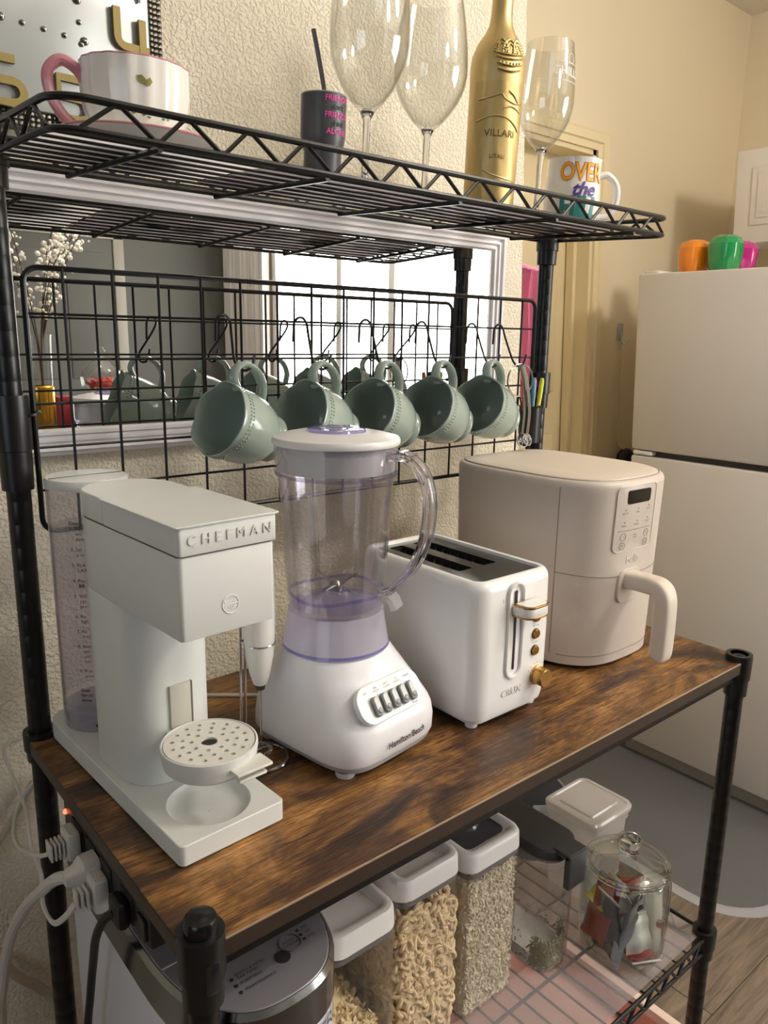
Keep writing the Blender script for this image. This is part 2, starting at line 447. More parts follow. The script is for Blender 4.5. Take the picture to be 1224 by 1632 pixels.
# ------------------------------------------------------------------ kitchen: fridge, cabinet, mat
FR = P('fridge_white', 'd9d3cd', 0.4, bump=0.15, bscale=500)
fx = 1.97
f = thing('refrigerator', 'white top-freezer refrigerator beyond the wooden table', 'refrigerator', (fx, 0.1, -TZ))
KY = 0.0495
def sh(mb): return shear(mb, 0, KY, TZ)
y1, y0 = 0.393, -0.33
sh(MB().bbox(0.065, 0.70, y0+0.004, y1-0.004, 0.05, TZ+0.655, 0.006)).obj('body', FR, f)
sh(MB().bbox(0.0, 0.06, y0, y1, 0.055, TZ+0.103, 0.008)).obj('door', FR, f)
sh(MB().bbox(0.0, 0.06, y0, y1, TZ+0.122, TZ+0.662, 0.008)).obj('freezer_door', FR, f)
sh(MB().box(0.03, 0.066, y0+0.01, y1-0.01, TZ+0.1, TZ+0.125)).obj('gasket', P('grey_gasket', '4a4743', 0.6), f)
sh(MB().bbox(0.002, 0.05, y1-0.075, y1-0.008, TZ+0.106, TZ+0.119, 0.003)).obj('hinge', WHITE, f)
sh(MB().bbox(0.02, 0.1, y1-0.06, y1-0.01, TZ+0.66, TZ+0.672, 0.004)).obj('hinge_cover', FR, f)
sh(MB().bbox(0.03, 0.68, y0+0.01, y1-0.01, 0.0, 0.052, 0.004)).obj('kick_grille', P('fridge_grille', '9d968e', 0.6), f)
cab = thing('wall_cabinet', 'white wall cabinet with raised panel doors above the refrigerator', 'cabinet', (2.4, 0.0, 0.78))
CW = P('cabinet_white', 'e6e0d8', 0.4)
shear(MB().bbox(0.02, 0.59, -0.5, 0.455, 0, 0.29, 0.003), 0, 0.046, 0).obj('body', CW, cab)
for a, b_ in ((-0.03, 0.455), (-0.5, -0.036)):
    dd = shear(MB().bbox(0.0, 0.02, a, b_, 0.0, 0.29, 0.004), 0, 0.046, 0).obj('door', CW, cab)
    pm_ = MB()
    w = 0.055
    pm_.bbox(-0.006, 0.002, a+w, b_-w, w, 0.29-w, 0.004).bbox(-0.010, 0, a+w+.02, b_-w-.02, w+.02, 0.27-w, 0.004)
    shear(pm_, 0, 0.046, 0).obj('raised_panel', CW, dd)
def pepper(loc, col, nm, label, s=1.0, rz=0):
    t = thing('pepper_jar', label, 'jar', loc, rz, 'pepper shaped jars on the refrigerator')
    prof = [(0.001, 0), (0.034, 0), (0.045, 0.012), (0.052, 0.04), (0.056, 0.075), (0.056, 0.1), (0.046, 0.12), (0.028, 0.128), (0.014, 0.12), (0.001, 0.117)]
    fn = lambda a, k: 1+0.075*abs(math.cos(2*a))-0.04
    mat = P('ceramic_'+nm, col, 0.12, coat=0.6)
    MB().lathe([(r*s, z*s) for r, z in prof[:6]], 36, fn=fn, cap0=True).obj('body', mat, t)
    MB().lathe([(r*s, z*s) for r, z in prof[5:]], 36, fn=fn).obj('lid', mat, t)
    MB().tube(smooth([(0, 0, 0.115*s), (0.002*s, 0, 0.122*s), (0.005*s, 0, 0.129*s)], 4), 0.007*s, 8).obj('stem', P('ceramic_stem', '2f7a3a', 0.2), t)
ztop = 0.672
pepper((2.13, 0.435, ztop-0.012), 'f08a1e', 'orange', 'orange pepper-shaped ceramic jar on the refrigerator', 0.84, 20)
pepper((2.12, 0.330, ztop-0.012), '1f8a4a', 'green', 'green pepper-shaped ceramic jar in the middle on the refrigerator', 0.88, 40)
pepper((2.25, 0.345, ztop-0.012), 'b5267a', 'magenta', 'magenta pepper-shaped ceramic jar behind the green one', 0.84, 10)
mat_o = MB().prism(rrect(1.95, 0.13, 0.92, 0.74, 0.16, 8), 0.0005, 0.004, 0.0015).obj('floor_mat', P('grey_mat', '5d5d5d', 0.7, bump=0.2, bscale=60, var=0.08))
tag(mat_o, 'dark grey rounded floor mat under the refrigerator', 'mat')
rim = MB(); o1 = rrect(1.95, 0.13, 0.92, 0.74, 0.16, 8); rim.loft([flat(o1, 0.0008), flat(inset(o1, -0.03), 0.0005), flat(inset(o1, -0.03), 0.002), flat(o1, 0.0045)], False, False)
rim.obj('mat_edge', clear('clear_mat_edge', (0.85, 0.85, 0.85), haze=0.5), mat_o)
# cord hook on the far wall
hk = thing('adhesive_hook', 'small clear adhesive wall hook beside the refrigerator', 'hook', (2.278, YK-0.001, 0.462))
MB().bbox(-0.017, 0.017, -0.006, 0, 0, 0.06, 0.002).obj('plate', clear('clear_plastic_hook', (0.8, 0.8, 0.8), haze=0.5), hk)
MB().tube(smooth([(0, -0.006, 0.03), (0, -0.012, 0.0), (0.004, -0.024, -0.008), (0.02, -0.03, 0.004)], 5), 0.0035, 8).obj('wire_hook', P('chrome', 'c9c9cc', 0.12, 1.0), hk)
cd = thing('thin_cord', 'thin white cord hanging from the wall hook to a black plug', 'cord', (2.285, YK-0.02, 0.462))
MB().tube(smooth([(0, 0, 0), (-0.004, 0.004, -0.12), (0.006, 0, -0.25), (0.0, -0.01, -0.37), (0.05, -0.03, -0.41)], 6), 0.003, 6).obj('cord', P('cord_beige', 'cbbd98', 0.5), cd)
MB().ball((0.04, -0.02, -0.43), 0.045, 12, 8, (1, 0.6, 0.8)).obj('plug', BLACKPLASTIC, cd)

# ------------------------------------------------------------------ mirror and clock on the back wall
mir = thing('wall_mirror', 'wide mirror in a ridged white frame on the textured wall', 'mirror', (0, 0.115, 0))
MX0, MX1, MZ0, MZ1 = -0.75, 0.845, 0.338, 0.6125
MIRM, mnt, mb_ = new_mat('mirror_glass')
mb_.inputs['Base Color'].default_value = (0.88, 0.88, 0.87, 1); mb_.inputs['Metallic'].default_value = 1; mb_.inputs['Roughness'].default_value = 0.01
MB().box(MX0-0.01, MX1+0.01, -0.015, -0.010, MZ0-0.01, MZ1+0.01).obj('glass', MIRM, mir)
FRW = P('frame_white', 'ebe8ea', 0.3)
prof = [(-0.003, 0.008), (-0.003, 0.016), (0.000, 0.020), (0.004, 0.0205), (0.0045, 0.017), (0.006, 0.017), (0.0085, 0.0225), (0.012, 0.0225), (0.0135, 0.018), (0.015, 0.018), (0.0175, 0.025), (0.023, 0.026), (0.0245, 0.021), (0.026, 0.0205), (0.029, 0.019), (0.031, 0.013), (0.031, 0.0)]
def frame_side(horizontal, at, a0, a1, sgn):
    r = []
    for end, e_s in ((a0, -1), (a1, 1)):
        ring = []
        for (u, d_) in prof:
            p = at+sgn*u; q = end+e_s*u
            ring.append((q, -d_, p) if horizontal else (p, -d_, q))
        r.append(ring)
    if (horizontal and sgn < 0) or (not horizontal and sgn > 0): r = r[::-1]
    return MB().loft(r, True, True)
for (h, at, a0, a1, sg) in ((True, MZ1, MX0, MX1, 1), (True, MZ0, MX0, MX1, -1), (False, MX1, MZ0, MZ1, 1), (False, MX0, MZ0, MZ1, -1)):
    frame_side(h, at, a0, a1, sg).obj('frame_rail', FRW, mir, sharp=25)

GOLD = P('polished_gold', 'c2a257', 0.25, 1.0)
clk = thing('wall_clock', 'square mirrored wall clock with gold numerals and sparkling border', 'clock', (-0.02, 0.115, 0.93))
CR = 0.252
ck = clk
MB().box(-CR, CR, -0.02, 0, -CR, CR).obj('backing', P('clock_back', '55524e', 0.6), ck)
FACE = P('clock_face_silver', 'b4b6b4', 0.22, 0.35)
MB().bbox(-CR+0.018, CR-0.018, -0.026, -0.018, -CR+0.018, CR-0.018, 0.002).obj('dial', FACE, ck)
SPARK = P('rhinestone', '8f8a80', 0.18, 0.8)
bm_ = MB()
nb = 84
for i in range(nb):
    for j in range(3):
        u = -CR+0.003+2*(CR-0.003)*i/(nb-1); v = CR-0.0035-0.0055*j
        for (x, z) in ((u, -v), (v, u)):
            bm_.ball((x, -0.022, z), 0.0027, 6, 3)
sp = bm_.obj('rhinestone_border', SPARK, ck); sp['kind'] = 'stuff'
dots = MB()
def dot(x, z, r): dots.ball((x, -0.027, z), r, 8, 5, (1, 0.6, 1))
for k in range(15):
    t_ = -0.155+k*0.31/14; r_ = 0.0045 if k % 4 == 2 else 0.003
    e_ = 0.150
    dot(t_, -e_+0.004*math.cos(t_*12), r_); dot(e_-0.004*math.cos(t_*12), t_, r_); dot(-e_, t_, r_); dot(t_, e_, r_)
dots.obj('minute_studs', P('stud_steel', '7d7a72', 0.2, 1.0), ck)
NUM = P('numeral_gold', '86743c', 0.42, 0.3)
def numeral(strokes, x, z, w=0.0085):
    """squared-off numeral: each stroke is a polyline swept as a flat raised bar"""
    for k_, st_ in enumerate(strokes):
        pts_ = [(x+a_, -0.030-0.0006*k_, z+b_) for a_, b_ in st_]
        m_ = MB()
        pv_ = [Vector(p) for p in pts_]; rg_ = []
        for i_, p in enumerate(pv_):
            t_ = nrm(pv_[min(i_+1, len(pv_)-1)]-pv_[max(i_-1, 0)]); nn_ = Vector((-t_.z, 0, t_.x))
            rg_.append([tuple(p+nn_*(w/2)*sx+Vector((0, 0.0025*sy, 0))) for sx, sy in ((-1, -1), (1, -1), (1, 1), (-1, 1))])
        m_.loft(rg_, True, True).obj('numeral', NUM, ck)
arc = lambda cx, cz, r_, a0, a1, n_=6: [(cx+r_*math.cos(R(a0+(a1-a0)*k/n_)), cz+r_*math.sin(R(a0+(a1-a0)*k/n_))) for k in range(n_+1)]
box6 = [(0.0, 0.0)]+arc(0.012, -0.004, 0.010, 90, -90)+arc(-0.012, -0.004, 0.010, 270, 90)+[(0.0, 0.006)]
numeral([[(-0.020, 0.026)]+arc(-0.010, -0.004, 0.010, 180, 270)+[(0.018, -0.014)], [(0.010, 0.018), (0.010, -0.024)]], 0.212, -0.133)
numeral([[(-0.022, 0.028), (0.014, 0.028)], [(-0.022, 0.006)]+arc(0.010, -0.005, 0.011, 90, -90)+[(-0.022, -0.016), (-0.022, 0.028)]], 0.062, -0.216)
numeral([[(0.018, 0.026), (-0.014, 0.026), (-0.014, 0.006)]+arc(0.008, -0.005, 0.011, 90, -90)+[(-0.016, -0.016)]], 0.135, -0.221)
for (x, z) in ((0, 0.2), (0.11, 0.2), (0.2, 0.11), (0.2, 0.0), (-0.11, -0.2), (-0.2, -0.11), (-0.2, 0), (-0.2, 0.11), (-0.11, 0.2)):
    numeral([[(0, -0.022), (0, 0.022)]], x, z)
st = MB(); pts = []
for k in range(8):
    q = 0.026 if k % 2 == 0 else 0.009
    pts.append((0.222+q*math.cos(k*PI/4), -0.07+q*math.sin(k*PI/4)))
st.loft([[(x, -0.027, z) for x, z in pts], [(x, -0.031, z) for x, z in pts]]).obj('star', P('star_white', 'f1f1ee', 0.2), ck)
MB().ribbon([(0, -0.03, 0), (-0.07, -0.03, 0.07)], 0.008, 0.002, (0.7, 0, 0.7)).obj('hand', NUM, ck)
MB().ribbon([(0, -0.033, 0), (0.02, -0.033, 0.13)], 0.006, 0.002, (1, 0, 0)).obj('hand', NUM, ck)

# pink cloth on the end of the wall
pk = thing('pink_cloth', 'folded pink fabric hanging at the end of the textured wall', 'cloth', (1.022, 0.165, 0.34))
out = []
for k in range(25):
    out.append((0.075*(k/24)-0.03, 0.008*math.sin(k*1.1)+0.004*math.sin(k*2.7)))
cm = MB()
rows = []
for j in range(9):
    z = 0.255*j/8; s_ = 1.0-0.35*(1-j/8)
    ring = [(x*s_, y+0.003*math.sin(j*1.3+x*90), z-0.02*(x+0.02)*10*(j/8)*0.4) for x, y in out]
    rows.append(ring+[(x, y+0.010, z_) for x, y, z_ in ring[::-1]])
cm.loft(rows).obj('cloth', P('pink_fabric', 'd683a0', 0.7, bump=0.3, bscale=90), pk)
MB().tube([(-0.04, 0.0, 0.262), (0.034, 0.002, 0.252)], 0.006, 8).obj('hem', P('pink_fabric_hem', 'dd8fab', 0.7), pk)
MB().tube(smooth([(-0.105, 0.004, 0.245), (-0.06, 0.004, 0.243), (-0.03, 0.004, 0.256), (-0.024, 0.004, 0.27)], 4), 0.003, 8).obj('peg', WHITE, pk)

# ------------------------------------------------------------------ the rack
W_, D_ = 0.8703, 0.4032
rack = thing('storage_rack', 'black wire storage rack with a rustic brown wooden worktop', 'rack', (0, 0, -TZ))
def post(x, y, top, cap):
    z1 = TZ+top
    prof = [(0.0125, 0.03)]
    z = 0.055
    while z < z1-0.01:
        prof += [(0.0125, z-0.0012), (0.0122, z), (0.0125, z+0.0012)]; z += 0.0254
    prof.append((0.0125, z1))
    p = MB().lathe(prof, 20, cap0=True, cap1=True).obj('post', BLACK, rack, (x, y, 0), sharp=60)
    MB().lathe([(0.016, 0.0), (0.018, 0.004), (0.018, 0.02), (0.010, 0.026), (0.010, 0.035)], 20, cap0=True).obj('foot', BLACKPLASTIC, p)
    if cap:
        MB().lathe([(0.0129, z1-0.006), (0.0136, z1+0.001), (0.0136, z1+0.0135), (0.0120, z1+0.0170), (0.006, z1+0.0190), (0.0005, z1+0.0195)], 24).obj('cap', P('cap_black', '101011', 0.22), p)
    return p
def sleeve(p, z, h=0.04):
    """tapered two-part clip that carries a shelf corner, with a raised back band"""
    z += TZ
    MB().lathe([(0.0128, z+0.006), (0.0185, z+0.006), (0.0190, z+0.002), (0.0186, z-h*0.55), (0.0168, z-h*0.56), (0.0162, z-h), (0.0128, z-h)], 24).obj('sleeve', BLACKPLASTIC, p)
pBL = post(0, 0, 0.648, True); pBR = post(W_, 0, 0.648, True)
pFL = post(0, -D_, 0.004, True); pFR = post(W_, -D_, -0.012, True)
for p in (pBL, pBR): sleeve(p, 0.0, 0.03)
for p in (pFL, pFR):
    sleeve(p, 0.003, 0.058)
for p in (pBL, pBR, pFL, pFR): sleeve(p, -0.472, 0.045)
sleeve(pBL, 0.640, 0.045); sleeve(pBR, 0.632, 0.05)
sleeve(pBL, 0.385, 0.095); sleeve(pBR, 0.395, 0.055)
for p in (pFL,):   # embossed badge on the near clip
    MB().bbox(-0.006, 0.006, -0.0195, -0.0175, TZ-0.035, TZ-0.008, 0.002).obj('clip_badge', P('badge_black', '1b1b1e', 0.25), p)
# wooden worktop with notched corners, carried on a dark metal frame
x0, x1, yb0, yb1, nt_ = -0.0145, W_+0.0145, -0.4135, 0.012, 0.0235
outl = [(x0+nt_, yb0), (x1-nt_, yb0), (x1-nt_, yb0+nt_*0.9), (x1, yb0+nt_*0.9), (x1, yb1-nt_), (x1-nt_, yb1-nt_), (x1-nt_, yb1), (x0+nt_, yb1), (x0+nt_, yb1-nt_), (x0, yb1-nt_), (x0, yb0+nt_*0.9), (x0+nt_, yb0+nt_*0.9)]
tt = MB().loft([flat(outl, TZ-0.0165), flat(outl, TZ-0.0003), flat(inset(outl, 0.0005), TZ)], True, True).obj('worktop', WOOD, rack)
tt['label'] = 'rustic dark brown wood-grain worktop'
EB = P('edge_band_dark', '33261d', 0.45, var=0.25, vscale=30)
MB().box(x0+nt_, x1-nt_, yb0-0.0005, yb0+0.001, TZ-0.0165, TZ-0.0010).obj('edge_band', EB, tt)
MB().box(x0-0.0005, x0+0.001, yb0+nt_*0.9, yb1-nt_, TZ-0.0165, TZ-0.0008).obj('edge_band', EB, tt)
EDGE = P('worktop_edge_lipping', 'a08a74', 0.4)
MB().bbox(x0+nt_, x1-nt_, yb0-0.0006, yb0+0.001, TZ-0.0012, TZ+0.0003, 0.0002).obj('edge_lipping', EDGE, tt)
fr = MB()
for (a, b_) in (((0, -D_), (W_, -D_)), ((0, 0), (W_, 0)), ((0, -D_), (0, 0)), ((W_, -D_), (W_, 0))):
    dx = b_[0]-a[0]; 
    fr.box(min(a[0], b_[0])-0.004, max(a[0], b_[0])+0.004, min(a[1], b_[1])-0.004, max(a[1], b_[1])+0.004, TZ-0.030, TZ-0.0165)
fr.obj('worktop_frame', BLACK, rack)

def rails(w, d, r, z, n=5):
    return [(x, y, z) for x, y in rrect(w/2-0.0068, -d/2, w, d, r, n)]
def zigzag(mb, a, b, zlo, zhi, pitch, r):
    a, b = Vector(a), Vector(b); L_ = (b-a).length; k = max(2, int(round(L_/pitch))); pts = []
    for i in range(k+1):
        for (f_, z) in ((0.0, zlo), (0.44, zhi), (0.56, zhi), (1.0, zlo)):
            if i == k and f_ > 0: break
            if f_ == 1.0: continue
            q = a+(b-a)*min(1, (i+f_)/k); pts.append((q.x, q.y, z))
            if f_ == 0.0 and 0 < i < k:
                q2 = a+(b-a)*((i+0.10)/k); pts.append((q2.x, q2.y, z))
    mb.tube(pts, r, 6)
# top shelf: truss lip standing up, sagging towards the front
SH_ROT = R(2.65)
SW, SD = W_+0.0136, 0.233
shf = MB().tube(rails(SW, SD, 0.028, 0.0235), 0.0032, 8, True).tube(rails(SW, SD, 0.026, 0.0), 0.0030, 8, True).obj('top_shelf', BLACK, rack, (0, 0.011, TZ+0.6218), (SH_ROT, 0, 0))
xa, xb_ = -0.0068, SW-0.0068
for (a, b_) in (((xa+0.02, -SD, 0), (xb_-0.02, -SD, 0)), ((xa+0.02, 0, 0), (xb_-0.02, 0, 0)), ((xa, -SD+0.02, 0), (xa, -0.02, 0)), ((xb_, -SD+0.02, 0), (xb_, -0.02, 0))):
    zz = MB(); zigzag(zz, a, b_, 0.002, 0.0215, 0.060, 0.0021); zz.obj('truss_wire', BLACK, shf)
wm = MB().tube([(xa+0.002, 0, 0), (xb_-0.002, 0, 0)], 0.0015, 6).mesh('deck_wire'); wm.materials.append(BLACK)
for k in range(8):
    link('deck_wire', wm, shf, (0, -0.026-k*0.0259, 0.0005))
cm_ = MB().tube([(0, -SD+0.001, 0), (0, -0.001, 0)], 0.0029, 6).mesh('cross_bar'); cm_.materials.append(BLACK)
for x in (0.079, 0.252, 0.437, 0.612, 0.787):
    link('cross_bar', cm_, shf, (x, 0, -0.004))
# liners lying on the top shelf
def shelf_thing(name, label, cat, x, y, dz=0.0, rz=0, group=None):
    """a thing standing on the sagging top shelf (shelf-local y measured from its back rail)"""
    y_l = y-0.011
    z = 0.6218+math.sin(SH_ROT)*y_l+0.0045+dz
    return thing(name, label, cat, (x, 0.011+math.cos(SH_ROT)*y_l-math.sin(SH_ROT)*0.0045, z), rz, group, rx=SH_ROT)
def liner_mat(name, col, tl):
    m_, nt, b = new_mat(name); N = nt.nodes.new; L = nt.links.new
    tc = N('ShaderNodeTexCoord'); wv = N('ShaderNodeTexWave'); wv.inputs['Scale'].default_value = 60; wv.bands_direction = 'X'
    L(tc.outputs['Object'], wv.inputs['Vector'])
    mx = N('ShaderNodeMixRGB'); c = srgb(col); mx.inputs[1].default_value = tuple(v*0.72 for v in c[:3])+(1,); mx.inputs[2].default_value = c
    L(wv.outputs['Fac'], mx.inputs[0]); L(mx.outputs[0], b.inputs['Base Color']); b.inputs['Roughness'].default_value = 0.45
    t_ = N('ShaderNodeBsdfTranslucent'); t_.inputs['Color'].default_value = c
    ms = N('ShaderNodeMixShader'); ms.inputs[0].default_value = tl
    L(b.outputs[0], ms.inputs[1]); L(t_.outputs[0], ms.inputs[2]); L(ms.outputs[0], nt.nodes['Material Output'].inputs['Surface'])
    bp = N('ShaderNodeBump'); bp.inputs['Strength'].default_value = 0.6; bp.inputs['Distance'].default_value = 0.001; L(wv.outputs['Fac'], bp.inputs['Height']); L(bp.outputs[0], b.inputs['Normal'])
    return m_
LG = liner_mat('grey_ribbed_liner', 'c9c6cb', 0.85); LW = liner_mat('white_liner', 'fbfbfd', 0.93)
t = shelf_thing('shelf_liner', 'smooth whitish shelf liner under the pink-rimmed teacup', 'liner', 0.102, -0.105, -0.0016)
MB().bbox(-0.098, 0.098, -0.105, 0.072, 0, 0.0014, 0.0003).obj('sheet', LW, t)
t = shelf_thing('shelf_liner', 'dark grey ribbed shelf liner under the wine glasses and bottle', 'liner', 0.502, -0.105, -0.0016)
MB().bbox(-0.295, 0.295, -0.105, 0.072, 0, 0.0014, 0.0003).obj('sheet', LG, t)

# lower shelf: deck wires run front to back, truss hangs below the rim
LZ = -0.475
ls = MB()
def lr(z): return [(x, y, z) for x, y in rrect(W_/2, -D_/2, W_+0.012, D_+0.012, 0.02, 3)]
ls.tube(lr(-0.002), 0.0034, 8, True).tube(lr(-0.028), 0.0032, 8, True)
lsh = ls.obj('lower_shelf', BLACK, rack, (0, 0, TZ+LZ))
for (a, b_) in (((0.0, -D_-0.006, 0), (W_, -D_-0.006, 0)), ((0.0, 0.006, 0), (W_, 0.006, 0)), ((-0.006, -D_, 0), (-0.006, 0, 0)), ((W_+0.006, -D_, 0), (W_+0.006, 0, 0))):
    zz = MB(); zigzag(zz, a, b_, -0.027, -0.004, 0.045, 0.0026); zz.obj('truss_wire', BLACK, lsh)
wm = MB().tube([(0, -D_-0.004, 0), (0, 0.004, 0)], 0.0019, 6).mesh('deck_wire'); wm.materials.append(BLACK)
for k in range(28):
    link('deck_wire', wm, lsh, (0.030+k*0.030, 0, -0.0026))
cm_ = MB().tube([(-0.006, 0, 0), (W_+0.006, 0, 0)], 0.003, 6).mesh('cross_bar'); cm_.materials.append(BLACK)
for y in (-0.10, -0.20, -0.30): link('cross_bar', cm_, lsh, (0, y, -0.0072))
lin = clear('clear_ribbed_liner', (0.90, 0.89, 0.90), haze=0.28, hazecol=(0.80, 0.77, 0.78), rough=0.25)
LT = LZ+0.0012
o = MB().bbox(0.018, W_-0.002, -D_+0.002, -0.004, 0, 0.0012, 0.0003)
t = thing('shelf_liner', 'clear ribbed plastic liner on the lower wire shelf', 'liner', (0, 0, LZ)); o.obj('sheet', lin, t)

# ------------------------------------------------------------------ wire grid panel
GX0, GX1, GZ1, GSZ, GY = 0.0222, 0.8473, 0.5219, 0.04726, 0.0
GZ0 = GZ1-6*GSZ
grid = thing('grid_panel', 'black wire grid panel fastened between the back posts', 'grid panel', (0, GY, 0))
gp = [(x, 0, z) for x, z in rrect((GX0+GX1)/2, (GZ0+GZ1)/2, GX1-GX0, GZ1-GZ0, 0.016, 5)]
MB().tube(gp, 0.0031, 8, True).obj('frame', BLACK, grid)
vw = MB().tube([(0, 0, GZ0), (0, 0, GZ1)], 0.0016, 6).mesh('wire'); vw.materials.append(BLACK)
for k in range(15): link('wire', vw, grid, (0.0618+0.05352*k, -0.0022, 0))
hw = MB().tube([(GX0, 0, 0), (GX1, 0, 0)], 0.0016, 6).mesh('wire'); hw.materials.append(BLACK)
for k in range(1, 6): link('wire', hw, grid, (0, 0.0008, GZ1-k*GSZ))
for (x, z) in ((0.016, 0.37), (0.853, 0.38)):
    MB().tube([(x+0.012*math.cos(a)*1.0, 0.014*math.sin(a), z+0.002*math.cos(a)) for a in [2*PI*i/14 for i in range(14)]], 0.0018, 6, True).obj('zip_tie', BLACKPLASTIC, grid)

# ------------------------------------------------------------------ hooks and mugs
SAGE = P('sage_glaze', '9aa89e', 0.16, var=0.06, vscale=14, coat=0.5)
MUGY = -0.062
def hook(x, label, turn=0.0):
    t = thing('s_hook', label, 'hook', (x, 0, GZ1-GSZ), 0, 's hooks on the wire grid')
    # upper bend over the wire, lower bend carrying a handle
    pts = [(-0.0105, -0.003, -0.026), (-0.0098, -0.003, -0.012), (-0.009, -0.003, -0.002), (-0.004, -0.0045, 0.0048), (0.003, -0.0055, 0.0050), (0.0075, -0.008, -0.002), (0.0055, -0.0135, -0.012), (0.0, -0.026, -0.028), (-0.0055, -0.0385, -0.043),
           (-0.0062, -0.045, -0.0525), (-0.001, -0.0485, -0.0590), (0.007, -0.0505, -0.0590), (0.0125, -0.052, -0.052), (0.015, -0.053, -0.041)]
    MB().tube(smooth(pts, 5), 0.0017, 8).obj('wire', BLACK, t)
    return t
MUG_RINGS = None
def make_mug():
    """mug along local -x (mouth) .. +x (foot): lathe axis z, later turned"""
    N_ = 64
    body = MB()
    def sc(a, amt): return 1+amt*(abs(math.cos(3*a))-0.5)
    prof_o = [(0.0, 0.0, 0), (0.028, 0.0, 0), (0.0315, 0.002, 0), (0.0320, 0.006, 0), (0.0285, 0.0105, 0), (0.032, 0.016, 0), (0.0405, 0.028, .0), (0.0455, 0.044, .0), (0.0472, 0.060, .0), (0.0470, 0.074, .01), (0.0470, 0.080, .02), (0.0472, 0.087, .035), (0.0484, 0.0930, .04), (0.0480, 0.0955, .04)]
    prof_i = [(0.0462, 0.0955, .04), (0.0450, 0.089, .035), (0.0446, 0.078, .02), (0.0448, 0.060, .0), (0.0425, 0.042, .0), (0.034, 0.026, 0), (0.018, 0.018, 0), (0.0005, 0.017, 0)]
    rings = []
    for r, z, amt in prof_o+prof_i:
        rings.append([(max(r, 0.0005)*sc(2*PI*i/N_, amt)*math.cos(2*PI*i/N_), max(r, 0.0005)*sc(2*PI*i/N_, amt)*math.sin(2*PI*i/N_), z+(0.0013*math.cos(6*2*PI*i/N_)*min(1, max(0, (z-0.075)/0.012)))) for i in range(N_)])
    body.loft(rings, True, True)
    beads = MB()
    for row, (zz, rr) in enumerate(((0.0845, 0.0474), (0.0795, 0.0471))):
        for i in range(64):
            a = 2*PI*i/64; q = rr*sc(a, .036)
            beads.ball((q*math.cos(a), q*math.sin(a), zz+0.0010*math.cos(6*a)), 0.00125, 6, 4)
    hnd = MB()
    path = smooth([(0.044, 0, 0.076), (0.056, 0, 0.086), (0.071, 0, 0.084), (0.0795, 0, 0.070), (0.076, 0, 0.050), (0.062, 0, 0.036), (0.042, 0, 0.032)], 6)
    pv = [Vector(p) for p in path]; rr = []
    for i, p in enumerate(pv):
        t_ = nrm(pv[min(i+1, len(pv)-1)]-pv[max(i-1, 0)]); bn = Vector((0, 1, 0)); nn = t_.cross(bn)
        rr.append([tuple(p+bn*(0.0085*math.cos(2*PI*k/12))+nn*(0.0042*math.sin(2*PI*k/12))) for k in range(12)])
    hnd.loft(rr, True, True)
    return body.mesh('body', 50), beads.mesh('bead_band'), hnd.mesh('handle', 50)
mugb, mugbd, mugh = make_mug()
for me in (mugb, mugbd, mugh): me.materials.append(SAGE)
mug_x = [0.2626, 0.380, 0.4935, 0.6046, 0.716]
mlab = ['sage green mug hanging nearest the left post, largest in view', 'sage green mug hanging second from the left, above the blender', 'sage green mug hanging in the middle of the five',
        'sage green mug hanging second from the right', 'sage green mug hanging at the right end beside the utensils']
hlab = ['black wire hook holding the leftmost green mug', 'black wire hook holding the second green mug from the left', 'black wire hook holding the middle green mug', 'black wire hook holding the fourth green mug', 'black wire hook holding the rightmost green mug']
for i, x in enumerate(mug_x):
    hx = x*0.968-0.0045
    hook(hx, hlab[i])
    t = thing('mug', mlab[i], 'mug', (0, 0, 0), 0, 'sage green mugs on the wire grid')
    # local frame: mug axis (foot -> mouth) points to -X and up, handle up
    ang = R(21)
    ax = Vector((-math.cos(ang), -0.19, math.sin(ang))).normalized()        # foot -> mouth
    hd = Vector((math.sin(ang), 0.12, math.cos(ang))); hd = (hd-ax*hd.dot(ax)).normalized()   # handle direction
    yy = ax.cross(hd)
    M3 = Matrix((hd, yy, ax)).transposed()
    MS = 0.94
    M4 = (M3 @ Matrix.Scale(MS, 3)).to_4x4()
    # the hook's lower bend is where the handle's inside top rests
    inner = (M3 @ Vector((0.0745, 0, 0.071)))*MS
    target = Vector((hx+0.003, -0.0500, GZ1-GSZ-0.0568))
    M4.translation = target-inner+Vector((0, 0, TZ))
    t.matrix_world = M4
    link('body', mugb, t); link('bead_band', mugbd, t); link('handle', mugh, t)
